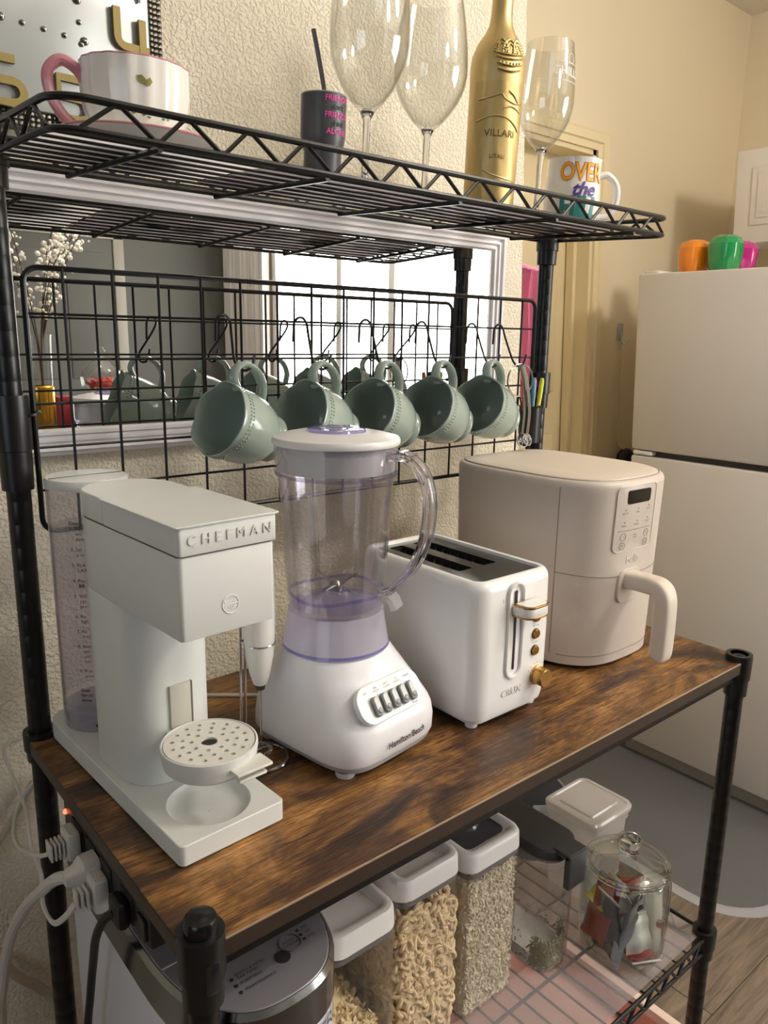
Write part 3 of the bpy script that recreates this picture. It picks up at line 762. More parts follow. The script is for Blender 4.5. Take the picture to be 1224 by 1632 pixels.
# last hook with a ring of measuring utensils
hx = 0.752
hook(hx, 'black wire hook holding the steel utensil ring')
CH = P('chrome', 'c9c9cc', 0.12, 1.0)
STEEL = P('brushed_steel', 'a7a6a3', 0.3, 1.0)
t = thing('measuring_spoons', 'steel measuring spoons on a ring beside the rightmost mug', 'spoons', (hx+0.003, -0.050, GZ1-GSZ-0.0575))
MB().tube([(0.004+0.026*math.sin(a), -0.004*math.sin(a), -0.0245+0.0262*math.cos(a)) for a in [2*PI*i/28 for i in range(28)]], 0.0013, 8, True).obj('ring', CH, t)
for k, (dx, bx, rr_) in enumerate(((0.0, 0.004, 0.0125), (0.004, 0.016, 0.0105))):
    MB().ribbon(smooth([(dx, -0.002-0.003*k, 0.0), (dx+0.010, -0.004-0.003*k, -0.03), (bx+0.012, -0.003, -0.075), (bx+0.011, -0.002, -0.112)], 5), 0.0105, 0.0011, (1, 0.3, 0.1)).obj('spoon_handle', STEEL, t)
    MB().lathe([(0.0005, -rr_*0.9), (rr_*0.5, -rr_*0.75), (rr_*0.85, -rr_*0.4), (rr_, 0), (rr_*0.92, 0), (rr_*0.75, -rr_*0.35), (0.0005, -rr_*0.75)], 20, M=Matrix.Translation((bx+0.010, -0.004, -0.122))@Matrix.Rotation(R(70), 4, 'X')).obj('bowl', CH, t)
# pen cup hooked on the grid's right end
t = thing('pen_basket', 'black mesh basket of coloured markers at the right end of the grid', 'basket', (0.820, -0.024, 0.285))
mb = MB()
mb.lathe([(0.0005, 0), (0.018, 0), (0.019, 0.06), (0.0205, 0.062), (0.018, 0.062), (0.017, 0.003), (0.0005, 0.003)], 20)
mb.obj('cup', BLACKPLASTIC, t)
MB().tube(smooth([(0.0, 0.019, 0.06), (0, 0.024, 0.075), (0, 0.027, 0.074), (0, 0.0275, 0.06)], 4), 0.0014, 6).obj('clip', BLACK, t)
cols = [('c8642a', -0.010, 0.0, -6), ('1d1d22', -0.004, 0.004, -3), ('2d7f9a', 0.001, -0.003, 0), ('b03a86', 0.006, 0.003, 3), ('c5d23a', 0.012, -0.001, 8)]
for k, (c_, dx, dy, lean) in enumerate(cols):
    p = thing('marker', ['orange marker', 'black marker', 'teal marker', 'magenta marker', 'yellow-green marker'][k]+' standing in the black mesh basket', 'marker', (0.820+dx, -0.024+dy, 0.2895), 0, 'coloured markers in the basket')
    p.rotation_euler = (0, R(lean), 0)
    mt = P('marker_'+c_, c_, 0.35)
    MB().lathe([(0.0005, 0), (0.0036, 0), (0.0038, 0.07), (0.0034, 0.072)], 10).obj('barrel', mt, p)
    MB().lathe([(0.0042, 0.070), (0.0042, 0.098), (0.0030, 0.104), (0.0005, 0.105)], 10).obj('cap', mt, p)

# ------------------------------------------------------------------ plates with holes
from mathutils.geometry import tessellate_polygon
def circ(cx, cy, r, n=14, sy=1.0): return [(cx+r*math.cos(2*PI*i/n), cy+r*sy*math.sin(2*PI*i/n)) for i in range(n)]
def holed(mb, out, holes, z0, z1, M=None, bottom=True):
    """plate between z0 and z1 with through holes"""
    loops = [out]+holes
    polys = [[Vector((x, y, 0)) for x, y in l] for l in loops]
    tris = tessellate_polygon(polys)
    pts = [(x, y) for l in loops for x, y in l]
    n = len(pts)
    vs = [(x, y, z1) for x, y in pts]+[(x, y, z0) for x, y in pts]
    fs = []
    for t_ in tris:
        a, b, c = [Vector(pts[i]) for i in t_]
        if (b-a).cross(c-a) < 0: t_ = (t_[0], t_[2], t_[1])
        fs.append(tuple(t_))
        if bottom: fs.append(tuple(n+i for i in t_[::-1]))
    k = 0
    for li, l in enumerate(loops):
        m_ = len(l)
        for i in range(m_):
            j = (i+1) % m_
            q = (k+i, n+k+i, n+k+j, k+j)
            fs.append(q if li == 0 else q[::-1]) if li == 0 else fs.append((k+i, k+j, n+k+j, n+k+i)[::-1])
        k += m_
    return mb.add(vs, fs, M)

# ------------------------------------------------------------------ coffee maker
cof = thing('coffee_maker', 'off-white single-serve coffee maker with a tall clear water tank', 'coffee maker', (0.023, -0.321, 0), 2.8)
CO = P('coffee_body_white', 'd4d5d1', 0.42, var=0.03, vscale=30)
CO2 = P('coffee_tray_white', 'dbd9cf', 0.4)
bo = []
for (sx, sy, r_, a0) in ((1, 0, 0.006, -90), (1, 1, 0.030, 0), (0, 1, 0.030, 90), (0, 0, 0.006, 180)):
    cx = 0.110-r_ if sx else r_; cy = 0.325-r_ if sy else r_
    for k in range(7):
        a = R(a0+15*k); bo.append((cx+r_*math.cos(a), cy+r_*math.sin(a)))
WC = (0.055, 0.047)
well = circ(*WC, 0.0395, 40)
mb = MB()
holed(mb, inset(bo, 0.0008), [well], 0.0105, 0.022)
mb.loft([flat(inset(bo, 0.001), 0.0015), flat(bo, 0.0025), flat(bo, 0.0212), flat(inset(bo, 0.0008), 0.022)], True, False)
base = mb.obj('base', CO, cof, sharp=30)
MB().lathe([(0.0395, 0.022), (0.0370, 0.0165), (0.031, 0.0125), (0.018, 0.0108), (0.0005, 0.0104)], 40).obj('drip_well', CO, base, (WC[0], WC[1], 0))
MB().prism(rrect(0.055, 0.16, 0.10, 0.30, 0.01), 0, 0.002).obj('base_pad', P('rubber_dark', '232220', 0.8), base)
def dshape(x0, x1, y0, y1, rf, rb, n=8):
    o = []
    for (sx, sy, r_, a0) in ((1, 0, rf, -90), (1, 1, rb, 0), (0, 1, rb, 90), (0, 0, rf, 180)):
        cx = x1-r_ if sx else x0+r_; cy = y1-r_ if sy else y0+r_
        for k in range(n+1):
            a = R(a0+90*k/n); o.append((cx+r_*math.cos(a), cy+r_*math.sin(a)))
    return o
MB().prism(dshape(0.009, 0.101, 0.099, 0.226, 0.036, 0.0455), 0.0222, 0.209, 0.0005).obj('column', CO, cof)
MB().prism(dshape(0.009, 0.101, -0.002, 0.226, 0.004, 0.0455), 0.209, 0.2808, 0.0012).obj('brew_head', CO, cof)
MB().prism(dshape(0.0095, 0.1005, 0.0, 0.2255, 0.004, 0.045), 0.2795, 0.2830).obj('seam_gap', P('seam_dark', '5a574f', 0.7), cof)
lid = MB().prism(dshape(0.008, 0.102, -0.0045, 0.140, 0.003, 0.002), 0.2826, 0.3065, 0.0012, b0=0.0006).obj('lid', CO, cof)
MB().prism(dshape(0.0085, 0.1015, 0.1415, 0.2265, 0.002, 0.0455), 0.2826, 0.3068, 0.0014, b0=0.0006).obj('rear_cover', CO, cof)
MB().prism(rrect(0.0545, 0.067, 0.1, 0.147, 0.003), 0.3062, 0.3080, 0.0006).obj('lid_plate', CO, lid)
text('CHEFMAN', 0.0125, P('emboss_white', 'd0cdc3', 0.5), lid, on_front(0.056, 0.2945, -0.0046), 'embossed_lettering', 0.0005, 0.0, xs=1.0, space=1.62)
bt = MB()
for i in range(1):
    ring = [[(0.0555+q*math.cos(2*PI*k/36), y, 0.2332+q*math.sin(2*PI*k/36)) for k in range(36)] for q, y in ((0.0076, -0.0022), (0.0076, -0.0027), (0.0082, -0.0027), (0.0082, -0.0022))]
    bt.loft(ring, False, False)
bt.box(0.0482, 0.0628, -0.0026, -0.0021, 0.2329, 0.2335)
PRW = P('print_white', 'f4f3ee', 0.5)
btn = bt.obj('brew_button', PRW, cof)
text('BREW', 0.0046, PRW, btn, on_front(0.0555, 0.2358, -0.0022), 'button_lettering', bold=0.0001)
text('STOP', 0.0046, PRW, btn, on_front(0.0555, 0.2303, -0.0022), 'button_lettering', bold=0.0001)
# tray slot on the column front; recess shade painted as darker panel and line
sl = MB().bbox(0.045, 0.0685, 0.0965, 0.1, 0.072, 0.124, 0.0006)
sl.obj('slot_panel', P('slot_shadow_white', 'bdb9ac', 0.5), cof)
MB().box(0.0675, 0.0688, 0.0960, 0.1, 0.073, 0.124).obj('slot_shadow_line', P('slot_shadow_grey', '6d6a62', 0.7), cof)
# perforated cup tray
tray = MB()
TC = (0.060, 0.051)
holes = [circ(*TC, 0.0078, 20)]
hp = []
for rr_, n_, off in ((0.0165, 8, 0.2), (0.0255, 13, 0.0), (0.0345, 16, 0.15)):
    for k in range(n_):
        a = off+2*PI*k/n_; hp.append((TC[0]+rr_*math.cos(a), TC[1]+rr_*math.sin(a)))
holes += [circ(x, y, 0.00225, 10) for x, y in hp]
holed(tray, circ(*TC, 0.0425, 48), holes, 0.0785, 0.0805)
tr_o = tray.obj('drip_grate', CO2, cof)
cupm = MB().lathe([(0.0430, 0.0795), (0.0440, 0.0812), (0.0455, 0.0805), (0.0458, 0.077), (0.0435, 0.062), (0.040, 0.0585), (0.0005, 0.0578)], 48)
cupm.lathe([(0.0425, 0.079), (0.0425, 0.064), (0.0005, 0.0635)], 48)
cupo = cupm.obj('drip_cup', CO, cof, (TC[0], TC[1], 0))
for z_, dy, w_ in ((0.0695, 0.0, 0.019), (0.0605, 0.004, 0.015)):
    MB().bbox(0.014-w_, 0.014+w_, -0.058+dy, -0.036, z_, z_+0.003, 0.001).obj('pull_tab', CO2, cupo)
MB().bbox(-0.02, 0.02, 0.040, 0.0485, 0.060, 0.078, 0.001).obj('mount_bracket', CO, cupo)
# water tank
TKC = (0.049, 0.2760)
tk = MB().lathe([(0.0405, 0.0225), (0.0415, 0.024), (0.0415, 0.046), (0.0405, 0.047), (0.0415, 0.048), (0.0418, 0.294)], 40)
tko = tk.obj('water_tank', clear('lavender_tank', (0.90, 0.89, 0.92), haze=0.24, hazecol=(0.66, 0.64, 0.69)), cof, (TKC[0], TKC[1], 0))
MB().lathe([(0.0005, 0.0225), (0.0400, 0.0225), (0.0400, 0.043), (0.030, 0.047), (0.0005, 0.0475)], 40).obj('tank_base', clear('tank_base_plastic', (0.82, 0.81, 0.88), haze=0.3, hazecol=(0.72, 0.71, 0.77)), tko)
MB().lathe([(0.0405, 0.050), (0.0405, 0.2515), (0.0005, 0.252)], 40).obj('water', clear('tank_water', (0.93, 0.92, 0.93), ior=1.2, haze=0.05, hazecol=(0.75, 0.70, 0.66)), tko)
MB().lathe([(0.0005, 0.2945), (0.0420, 0.2945), (0.0427, 0.296), (0.0427, 0.3035), (0.0415, 0.3055), (0.0005, 0.306)], 40).obj('tank_lid', CO, tko)
MB().box(-0.040, 0.040, -0.0006, 0.0006, 0.3055, 0.3063).obj('lid_seam', P('seam_dark', '5a574f', 0.7), tko)
INK = P('print_black', '26262a', 0.6)
zz = 0.262
for s_, big in (('Desc', 1), ('1. Fill', 0), ('    wit', 0), ('    dem', 0), ('', 0), ('2. Sel', 0), ('    a w', 0), ('', 0), ('3. PLA', 0), ('    LAT', 0), ('', 0), ('4. Pre', 0), ('    BR', 1), ('', 0), ('5. Wh', 0), ('    cyc', 0), ('    pre', 0), ('', 0), ('6. Re', 0), ('    ligh', 0), ('', 0), ('7. Re', 0), ('    tray', 0), ('', 0), ('8. Rep', 0), ('    wit', 0), ('    unt', 0), ('    run', 0), ('', 0), ('9. Pre', 0), ('    pour', 0), ('', 0), ('', 0), ('Scan', 1), ('for m', 1), ('abou', 1)):
    if s_.strip():
        text(s_, 0.0054, INK, tko, on_cyl(0.0419, zz, R(-140)), 'printed_line', bold=0.00012 if big else 0.0, align='LEFT')
    zz -= 0.0057
MB().ball((0, 0, 0), 0.0016, 8, 6).obj('rivet', INK, tko, (-0.021, -0.0358, 0.031))

# ------------------------------------------------------------------ milk frother on its wire stand
fro = thing('milk_frother', 'white handheld milk frother hanging in a chrome wire stand', 'frother', (0.174, -0.206, 0))
MB().tube([(0.030*math.cos(a)-0.002, 0.030*math.sin(a), 0.0024) for a in [2*PI*i/40 for i in range(40)]], 0.0020, 8, True).obj('stand_ring', CH, fro)
for dx in (-0.0115, -0.006):
    MB().tube(smooth([(dx-0.006, 0.028, 0.0030), (dx, 0.026, 0.03), (dx, 0.022, 0.14), (dx, 0.018, 0.2)], 5), 0.0015, 8).obj('stand_rod', CH, fro)
MB().tube([(0.0+0.0175*math.cos(a), 0.004+0.0175*math.sin(a), 0.136) for a in [R(-150)+R(300)*i/24 for i in range(25)]], 0.0013, 8).obj('holder_loop', CH, fro)
MB().lathe([(0.0055, 0.088), (0.0075, 0.0895), (0.0115, 0.102), (0.0150, 0.122), (0.0170, 0.148), (0.0175, 0.18), (0.0165, 0.225), (0.012, 0.238), (0.0005, 0.241)], 28, cap0=True).obj('handle', P('frother_white', 'e2dfda', 0.3), fro, (0.0, 0.002, 0))
MB().lathe([(0.004, 0.082), (0.0052, 0.083), (0.0055, 0.0885)], 16, cap0=True).obj('collar', P('dark_collar', '3a332e', 0.4), fro, (0.0, 0.002, 0))
MB().tube([(0, 0.002, 0.084), (0, 0.002, 0.0125)], 0.0011, 8).obj('shaft', CH, fro)
coil = MB()
coil.tube([((0.010+0.0021*math.cos(24*a))*math.cos(a), 0.002+(0.010+0.0021*math.cos(24*a))*math.sin(a), 0.0100+0.0021*math.sin(24*a)) for a in [2*PI*i/288 for i in range(288)]], 0.0006, 5, True)
coil.obj('whisk_coil', STEEL, fro)
MB().tube([(-0.01, 0.002, 0.0105), (0, 0.002, 0.0125), (0.01, 0.002, 0.0105)], 0.0008, 6).obj('whisk_bar', STEEL, fro)

# ------------------------------------------------------------------ blender
ble = thing('blender', 'white countertop blender with a clear plastic jar and five push buttons', 'blender', (0.268, -0.214, 0), 8)
BW = P('blender_white', 'e9e7ea', 0.28)
BG = P('blender_grey', 'a6a5a8', 0.45)
def ring(z, a, yb, yf, e, n=56):
    return [(x+0.006*min(1, (0.118-z)/0.06), y, z) for x, y in [((a*1.045)*math.copysign(abs(math.cos(t_))**(2/e), math.cos(t_)), (lambda s_: (yb if s_ > 0 else -yf)*abs(s_)**(2/e))(math.sin(t_))) for t_ in [2*PI*i/n for i in range(n)]]]
secs = [(0.0150, 0.0735, 0.078, 0.093, 5), (0.0185, 0.0755, 0.080, 0.0955, 5), (0.035, 0.0765, 0.080, 0.0975, 4.6), (0.048, 0.0758, 0.079, 0.0965, 4.3), (0.056, 0.0748, 0.078, 0.0935, 4.0), (0.066, 0.0730, 0.0765, 0.0870, 3.6),
        (0.080, 0.0700, 0.073, 0.0780, 3.1), (0.094, 0.0665, 0.069, 0.0700, 2.6), (0.106, 0.0628, 0.0645, 0.0640, 2.2), (0.114, 0.0602, 0.061, 0.0605, 2.0), (0.118, 0.0570, 0.057, 0.057, 2.0)]
MB().loft([ring(*s_) for s_ in secs], True, True).obj('motor_base', BW, ble, sharp=40)
MB().loft([ring(0.0065, 0.066, 0.071, 0.086, 5), ring(0.009, 0.071, 0.076, 0.092, 5), ring(0.0155, 0.0745, 0.079, 0.0945, 5)], True, True).obj('base_skirt', BG, ble)
for (x, y) in ((-0.052, -0.068), (0.052, -0.068), (-0.052, 0.055), (0.052, 0.055)):
    MB().lathe([(0.010, 0.0), (0.011, 0.002), (0.0105, 0.007)], 14, cap0=True).obj('foot', P('foot_grey', 'b9b8ba', 0.6), ble, (x, y, 0))
# sloping control panel, built flat and then laid on the shoulder
PM = Matrix.Translation((0.000, -0.0825, 0.0775)) @ Matrix.Rotation(R(57), 4, 'X')
pan = MB().prism(rrect(0, 0, 0.098, 0.041, 0.017, 7), -0.004, 0.0030, 0.0012).obj('control_panel', P('panel_white', 'f1f0ef', 0.25), ble)
pan.matrix_local = PM
MB().prism(rrect(0.002, -0.004, 0.072, 0.0225, 0.006), 0.0022, 0.0034, 0.0004).obj('button_well', P('panel_white2', 'dedddc', 0.35), pan)
for k in range(5):
    x = -0.0265+k*0.0140
    b_ = MB().prism(rrect(x, -0.004, 0.0098, 0.0215, 0.0045, 6), 0.003, 0.0078, 0.0012).obj('push_button', P('button_grey', '77787a', 0.35), pan)
    MB().prism(rrect(x+0.0004, -0.0025, 0.0072, 0.0165, 0.0035, 6), 0.0076, 0.0086, 0.0004).obj('button_cap', P('button_silver', 'cfcfcd', 0.3), b_)
    MB().ball((x+0.0004, -0.0085, 0.0080), 0.0034, 14, 8, (1, 1, 0.45)).obj('button_dimple', P('button_dimple', '9a9b9c', 0.2), b_)
GR = P('print_grey', '8d8d90', 0.6)
for k, s_ in enumerate(('OFF', 'MIX\nPULSE', 'EASY\nCLEAN', 'ICE\nCRUSH', 'PUREE')):
    text(s_, 0.0034, GR, pan, lambda u, v, w, k=k: (-0.034+k*0.0165+u, 0.0130+v, 0.0032), 'panel_lettering')
text('PULSE', 0.0034, INK, pan, lambda u, v, w: (0.030+u, -0.0175+v, 0.0032), 'panel_lettering')
def fr_front(cx, cz):
    def f_(u, v, w):
        x = cx+u; z = cz+v
        y = -(0.0978)*(1-min(abs(x)/0.0765, 0.999)**4.6)**(1/4.6)-0.0006
        return (x, y, z)
    return f_
text('Hamilton Beach', 0.0105, INK, ble, fr_front(0.014, 0.030), 'brand_lettering', bold=0.0002, xs=0.92)
# frosted collar and jar
JAR = clear('jar_clear_lavender', (0.94, 0.935, 0.955), rough=0.02, ior=1.8, haze=0.02, hazecol=(0.85, 0.85, 0.95))
MB().lathe([(0.0595, 0.1165), (0.0608, 0.1185), (0.0590, 0.128), (0.0560, 0.145), (0.0540, 0.158), (0.0535, 0.161)], 48).obj('jar_collar', clear('frosted_lavender', (0.80, 0.78, 0.86), haze=0.72, hazecol=(0.74, 0.72, 0.80)), ble)
MB().lathe([(0.0600, 0.1190), (0.0612, 0.1195), (0.0606, 0.1225)], 48).obj('collar_rim', clear('violet_rim', (0.55, 0.52, 0.85), haze=0.3, hazecol=(0.45, 0.42, 0.72)), ble)
jar = MB().lathe([(0.0520, 0.160), (0.0535, 0.172), (0.0550, 0.186), (0.0562, 0.198), (0.0580, 0.235), (0.0600, 0.275), (0.0630, 0.312), (0.0655, 0.314), (0.0672, 0.345)], 56)
jar.lathe([(0.0505, 0.163), (0.0535, 0.19), (0.0560, 0.235), (0.0580, 0.275), (0.0610, 0.313), (0.0650, 0.345)], 56)
jo = jar.obj('jar', JAR, ble)
VIO = clear('violet_clear', (0.80, 0.78, 0.94), haze=0.10, hazecol=(0.5, 0.48, 0.85))
jb = MB()
rg = []
for rr_, dz in ((0.0510, 0.0), (0.0535, 0.001), (0.0535, 0.003), (0.0508, 0.004)):
    rg.append([(rr_*math.cos(2*PI*i/64), rr_*math.sin(2*PI*i/64), 0.1765+dz+0.0022*math.sin(3*2*PI*i/64+0.6)) for i in range(64)])
jb.loft(rg, False, False, loop=True)
jb.obj('jar_floor_ring', VIO, jo)
MB().lathe([(0.050, 0.1655), (0.042, 0.1665), (0.018, 0.172), (0.016, 0.178), (0.0005, 0.179)], 40).obj('jar_floor', VIO, jo)
MB().lathe([(0.0630, 0.3110), (0.0668, 0.3125), (0.0668, 0.3150), (0.0640, 0.3150)], 56).obj('band_ring', VIO, jo)
for a_ in (200, 320, 80):      # inner ribs
    rp = smooth([(0.055, 0, 0.285), (0.051, 0, 0.27), (0.046, 0, 0.22), (0.043, 0, 0.19), (0.047, 0, 0.182)], 5)
    MB().tube([(x*math.cos(R(a_)), x*math.sin(R(a_)), z) for x, y, z in rp], 0.0032, 8).obj('jar_rib', JAR, jo)
bl_ = MB()
for k in range(4):
    a = R(20+90*k); up_ = 0.014 if k % 2 else -0.002
    p0 = Vector((0.006*math.cos(a), 0.006*math.sin(a), 0.186)); p1 = Vector((0.026*math.cos(a), 0.026*math.sin(a), 0.188+up_))
    bl_.ribbon([p0, (p0+p1)/2+Vector((0, 0, 0.001)), p1], 0.01, 0.0012, (-math.sin(a), math.cos(a), 0.3), ws=[0.012, 0.010, 0.002])
blo = bl_.lathe([(0.008, 0.179), (0.008, 0.185), (0.004, 0.190), (0.0005, 0.191)], 16).obj('blades', STEEL, jo); blo['kind'] = 'stuff'
# lid
MB().lathe([(0.0605, 0.316), (0.0640, 0.317), (0.0642, 0.346), (0.0605, 0.346)], 48).obj('lid_skirt', P('lid_skirt_grey', 'b4b2b4', 0.35), ble)
ld = MB().lathe([(0.0685, 0.3450), (0.0692, 0.3465), (0.0692, 0.3500), (0.0675, 0.3525), (0.060, 0.3540), (0.058, 0.3548), (0.050, 0.3560), (0.046, 0.3572), (0.034, 0.3580), (0.030, 0.3570), (0.0005, 0.3565)], 56, cap0=True).obj('lid', P('lid_white', 'dcdad8', 0.35), ble)
MB().lathe([(0.0325, 0.357), (0.031, 0.3605), (0.026, 0.3615), (0.020, 0.3600), (0.0005, 0.3598)], 40).obj('filler_cap', clear('violet_cap', (0.70, 0.68, 0.90), haze=0.35, hazecol=(0.5, 0.48, 0.75)), ld)
# clear D handle
hp_ = smooth([(0.064, 0, 0.335), (0.082, 0, 0.335), (0.100, 0, 0.318), (0.108, 0, 0.288), (0.105, 0, 0.252), (0.092, 0, 0.218), (0.070, 0, 0.192), (0.056, 0, 0.184)], 6)
HA = R(-70)
hc = lambda p: (p[0]*math.cos(HA), p[0]*math.sin(HA), p[2])
HM, hnt, hbs = new_mat('handle_clear'); hbs.inputs['Transmission Weight'].default_value = 1; hbs.inputs['Roughness'].default_value = 0.06; hbs.inputs['IOR'].default_value = 1.42; hbs.inputs['Base Color'].default_value = (0.93, 0.92, 0.98, 1)
perp = (-math.sin(HA), math.cos(HA), 0)
MB().ribbon([hc(p) for p in hp_], 0.019, 0.010, perp).obj('jar_handle', HM, ble)
for s_ in (-1, 1):
    MB().tube([tuple(Vector(hc(p))+Vector(perp)*0.0095*s_) for p in hp_], 0.0026, 6).obj('handle_edge', HM, ble)
MB().ribbon([hc((0.060, 0, 0.184)), hc((0.070, 0, 0.178)), hc((0.074, 0, 0.168))], 0.022, 0.006, perp).obj('release_tab', clear('tab_clear', (0.9, 0.9, 0.9), haze=0.3), ble)

# ------------------------------------------------------------------ toaster
TX, TY0, TY1 = 0.459, -0.320, -0.095
toa = thing('toaster', 'white two-slice toaster with brass buttons and a steel top', 'toaster', (TX, TY0, 0))
TW = P('toaster_white', 'efedea', 0.22, coat=0.2)
tw_, td_ = 0.140, TY1-TY0
o_ = rrect(0, td_/2, tw_, td_, 0.024, 8)
mb = MB()
rg = [flat(inset(o_, 0.010), 0.011), flat(inset(o_, 0.003), 0.0145), flat(inset(o_, 0.001), 0.022), flat(o_, 0.04), flat(inset(o_, -0.0005), 0.11), flat(inset(o_, 0.001), 0.172)]
for k in range(1, 6):
    a = PI/2*k/5; rg.append(flat(inset(o_, 0.001+0.010*(1-math.cos(a))), 0.172+0.0135*math.sin(a)))
rg += [flat(inset(o_, 0.0135), 0.1845), flat(inset(o_, 0.0140), 0.1795)]
mb.loft(rg, True, False).obj('housing', TW, toa, sharp=40)
MB().prism(inset(o_, 0.008), 0.0085, 0.0135).obj('base_plate', P('toaster_base', 'd8d5d0', 0.5), toa)
slots = [rrect(sx, 0.134, 0.024, 0.132, 0.003, 3) for sx in (-0.0215, 0.0215)]
mb = MB(); holed(mb, inset(o_, 0.0140), slots, 0.1788, 0.1806)
top = mb.obj('top_plate', P('dark_steel_top', '8b8c8a', 0.22, 1.0), toa)
DK = P('toaster_inside', '1b1a19', 0.6)
for sx in (-0.0215, 0.0215):
    w_ = MB()
    ring_ = rrect(sx, 0.134, 0.024, 0.132, 0.003, 3)
    w_.loft([flat(ring_, 0.179)[::-1], flat(ring_, 0.06)[::-1]], False, True); w_.obj('slot_well', DK, top)
    for k in range(9):
        y = 0.077+k*0.0142
        for s_ in (-1, 1): MB().tube([(sx+s_*0.0095, y, 0.07), (sx+s_*0.0095, y, 0.176)], 0.0006, 5).obj('guide_wire', STEEL, top)
for (x, y) in ((-0.050, 0.022), (0.055, 0.022), (-0.050, td_-0.025), (0.055, td_-0.025)):
    MB().lathe([(0.0065, 0), (0.0075, 0.001), (0.0085, 0.0125)], 14, cap0=True, cap1=True).obj('foot', TW, toa, (x, y, 0))
def fy(pt): return pt
# lever track
trk = MB()
oo = [(x, z) for x, z in rrect(-0.0060, 0.1195, 0.030, 0.122, 0.0149, 8)]
ii = inset(oo, 0.0028)
trk.loft([[(x, -0.0005, z) for x, z in oo], [(x, -0.0035, z) for x, z in inset(oo, 0.0008)], [(x, -0.0035, z) for x, z in ii], [(x, -0.0008, z) for x, z in inset(oo, 0.0036)]], False, False)
tko_ = trk.obj('lever_track', TW, toa)
MB().prism(rrect(-0.0060, 0.1195, 0.0030, 0.100, 0.0014, 4), 0, 0.001, M=Matrix.Translation((0, -0.0003, 0))@Matrix.Rotation(R(90), 4, 'X')).obj('lever_slot', DK, tko_)
BR = P('brass', 'b98a4a', 0.28, 1.0)
lev = MB()
ol = [(0.0, 0.0), (0.0, 0.0)]
ol = [(-0.021, 0.0), (-0.021, -0.012)]+[(-0.021+0.012*(1-math.cos(a)), -0.012-0.012*math.sin(a)) for a in [R(15*k) for k in range(1, 7)]]+[(0.021-0.012*(1-math.cos(a)), -0.012-0.012*math.sin(a)) for a in [R(90-15*k) for k in range(0, 6)]]+[(0.021, -0.012), (0.021, 0.0)]
ol = [(x, y) for x, y in ol]
L0 = MB().prism(ol, -0.0115, 0.0, 0.0005).obj('lever', P('lever_white', 'e7e4df', 0.3), toa, (0.0060, -0.004, 0.1535))
for z_ in (0.0, -0.0128):
    MB().prism(inset(ol, -0.0006), z_-0.0004, z_+0.0016, 0.0003).obj('lever_trim', BR, L0)
MB().prism(inset(ol, 0.002), 0.0014, 0.0026, 0.0005).obj('lever_top', P('lever_white', 'e7e4df', 0.3), L0)
RX = Matrix.Rotation(R(90), 4, 'X')
for k, z_ in enumerate((0.1278, 0.1060, 0.0845)):
    bb = MB().lathe([(0.0066, -0.0002), (0.0066, 0.0018), (0.0058, 0.0020)], 24, M=RX).obj('button_ring', P('bronze_ring', '5a4632', 0.35, 1.0), toa, (0.0335, 0, z_))
    MB().lathe([(0.0058, 0.0), (0.0056, 0.0032), (0.0050, 0.0040), (0.0005, 0.0041)], 24, M=RX).obj('button_face', BR, bb)
text('defrost', 0.0042, GR, toa, on_front(0.0335, 0.1165, 0.0), 'panel_lettering')
text('cancel', 0.0042, GR, toa, on_front(0.0335, 0.0950, 0.0), 'panel_lettering')
kn = MB().lathe([(0.0122, 0.0), (0.0125, 0.002), (0.0125, 0.0030), (0.0115, 0.0034), (0.0115, 0.0150), (0.0105, 0.0165), (0.0005, 0.0168)], 32, M=RX).obj('knob', P('brass_satin', 'c29a5c', 0.3, 1.0), toa, (0.0405, 0, 0.0500))
for k in range(7):
    a = R(30+20*k)
    text(str(k+1) if k < 7 else '', 0.0034, INK, toa, on_front(0.0405+0.0175*math.cos(PI-a), 0.0500+0.0165*math.sin(a), 0.0), 'dial_numeral')
text('I', 0.0075, INK, toa, on_front(-0.0285, 0.1600, 0.0), 'panel_lettering')
text('CRUX', 0.0115, P('emboss_toaster', 'd2cfca', 0.4), toa, on_front(-0.0060, 0.0410, 0.0), 'brand_lettering', 0.0005, 0.0004, xs=1.15)

# ------------------------------------------------------------------ air fryer
AX, AY = 0.730, -0.166
fry = thing('air_fryer', 'beige air fryer with a front handle and a black display', 'air fryer', (AX, AY, 0))
FB = P('fryer_beige', 'c5b9ae', 0.42, bump=0.04, bscale=400)
FB2 = P('fryer_beige_lid', 'd3c7b9', 0.45)
def fout(a, yb, yf, n=72, e=4.2, ef=3.0):
    o = []
    for i in range(n):
        t_ = 2*PI*i/n; c, s_ = math.cos(t_), math.sin(t_); q = e if s_ > 0 else ef
        o.append((a*math.copysign(abs(c)**(2/q), c), (yb if s_ > 0 else yf)*math.copysign(abs(s_)**(2/q), s_)))
    return o
def fsec(z):
    k = z/0.275; g = 0.955+0.045*k
    return fout(0.115*g, 0.145*g, 0.142*(0.945+0.055*k))
body = MB()
zs = [0.006, 0.012, 0.05, 0.10, 0.14, 0.2, 0.255, 0.262]
rg = [flat(inset(fsec(0.006), 0.006), 0.004)]+[flat(fsec(z), z) for z in zs]
for k in range(1, 5):
    a = PI/2*k/4; rg.append(flat(inset(fsec(0.262), 0.007*(1-math.cos(a))), 0.262+0.010*math.sin(a)))
body.loft(rg, True, True).obj('housing', FB, fry, sharp=50)
lo = inset(fsec(0.262), 0.009)
MB().loft([flat(lo, 0.2712), flat(inset(lo, 0.001), 0.2738), flat(inset(lo, 0.006), 0.2756), flat(inset(lo, 0.03), 0.2764)], False, True).obj('top_cover', FB2, fry)
SEAM = P('fryer_seam', '8a7f75', 0.6)
g_ = MB()
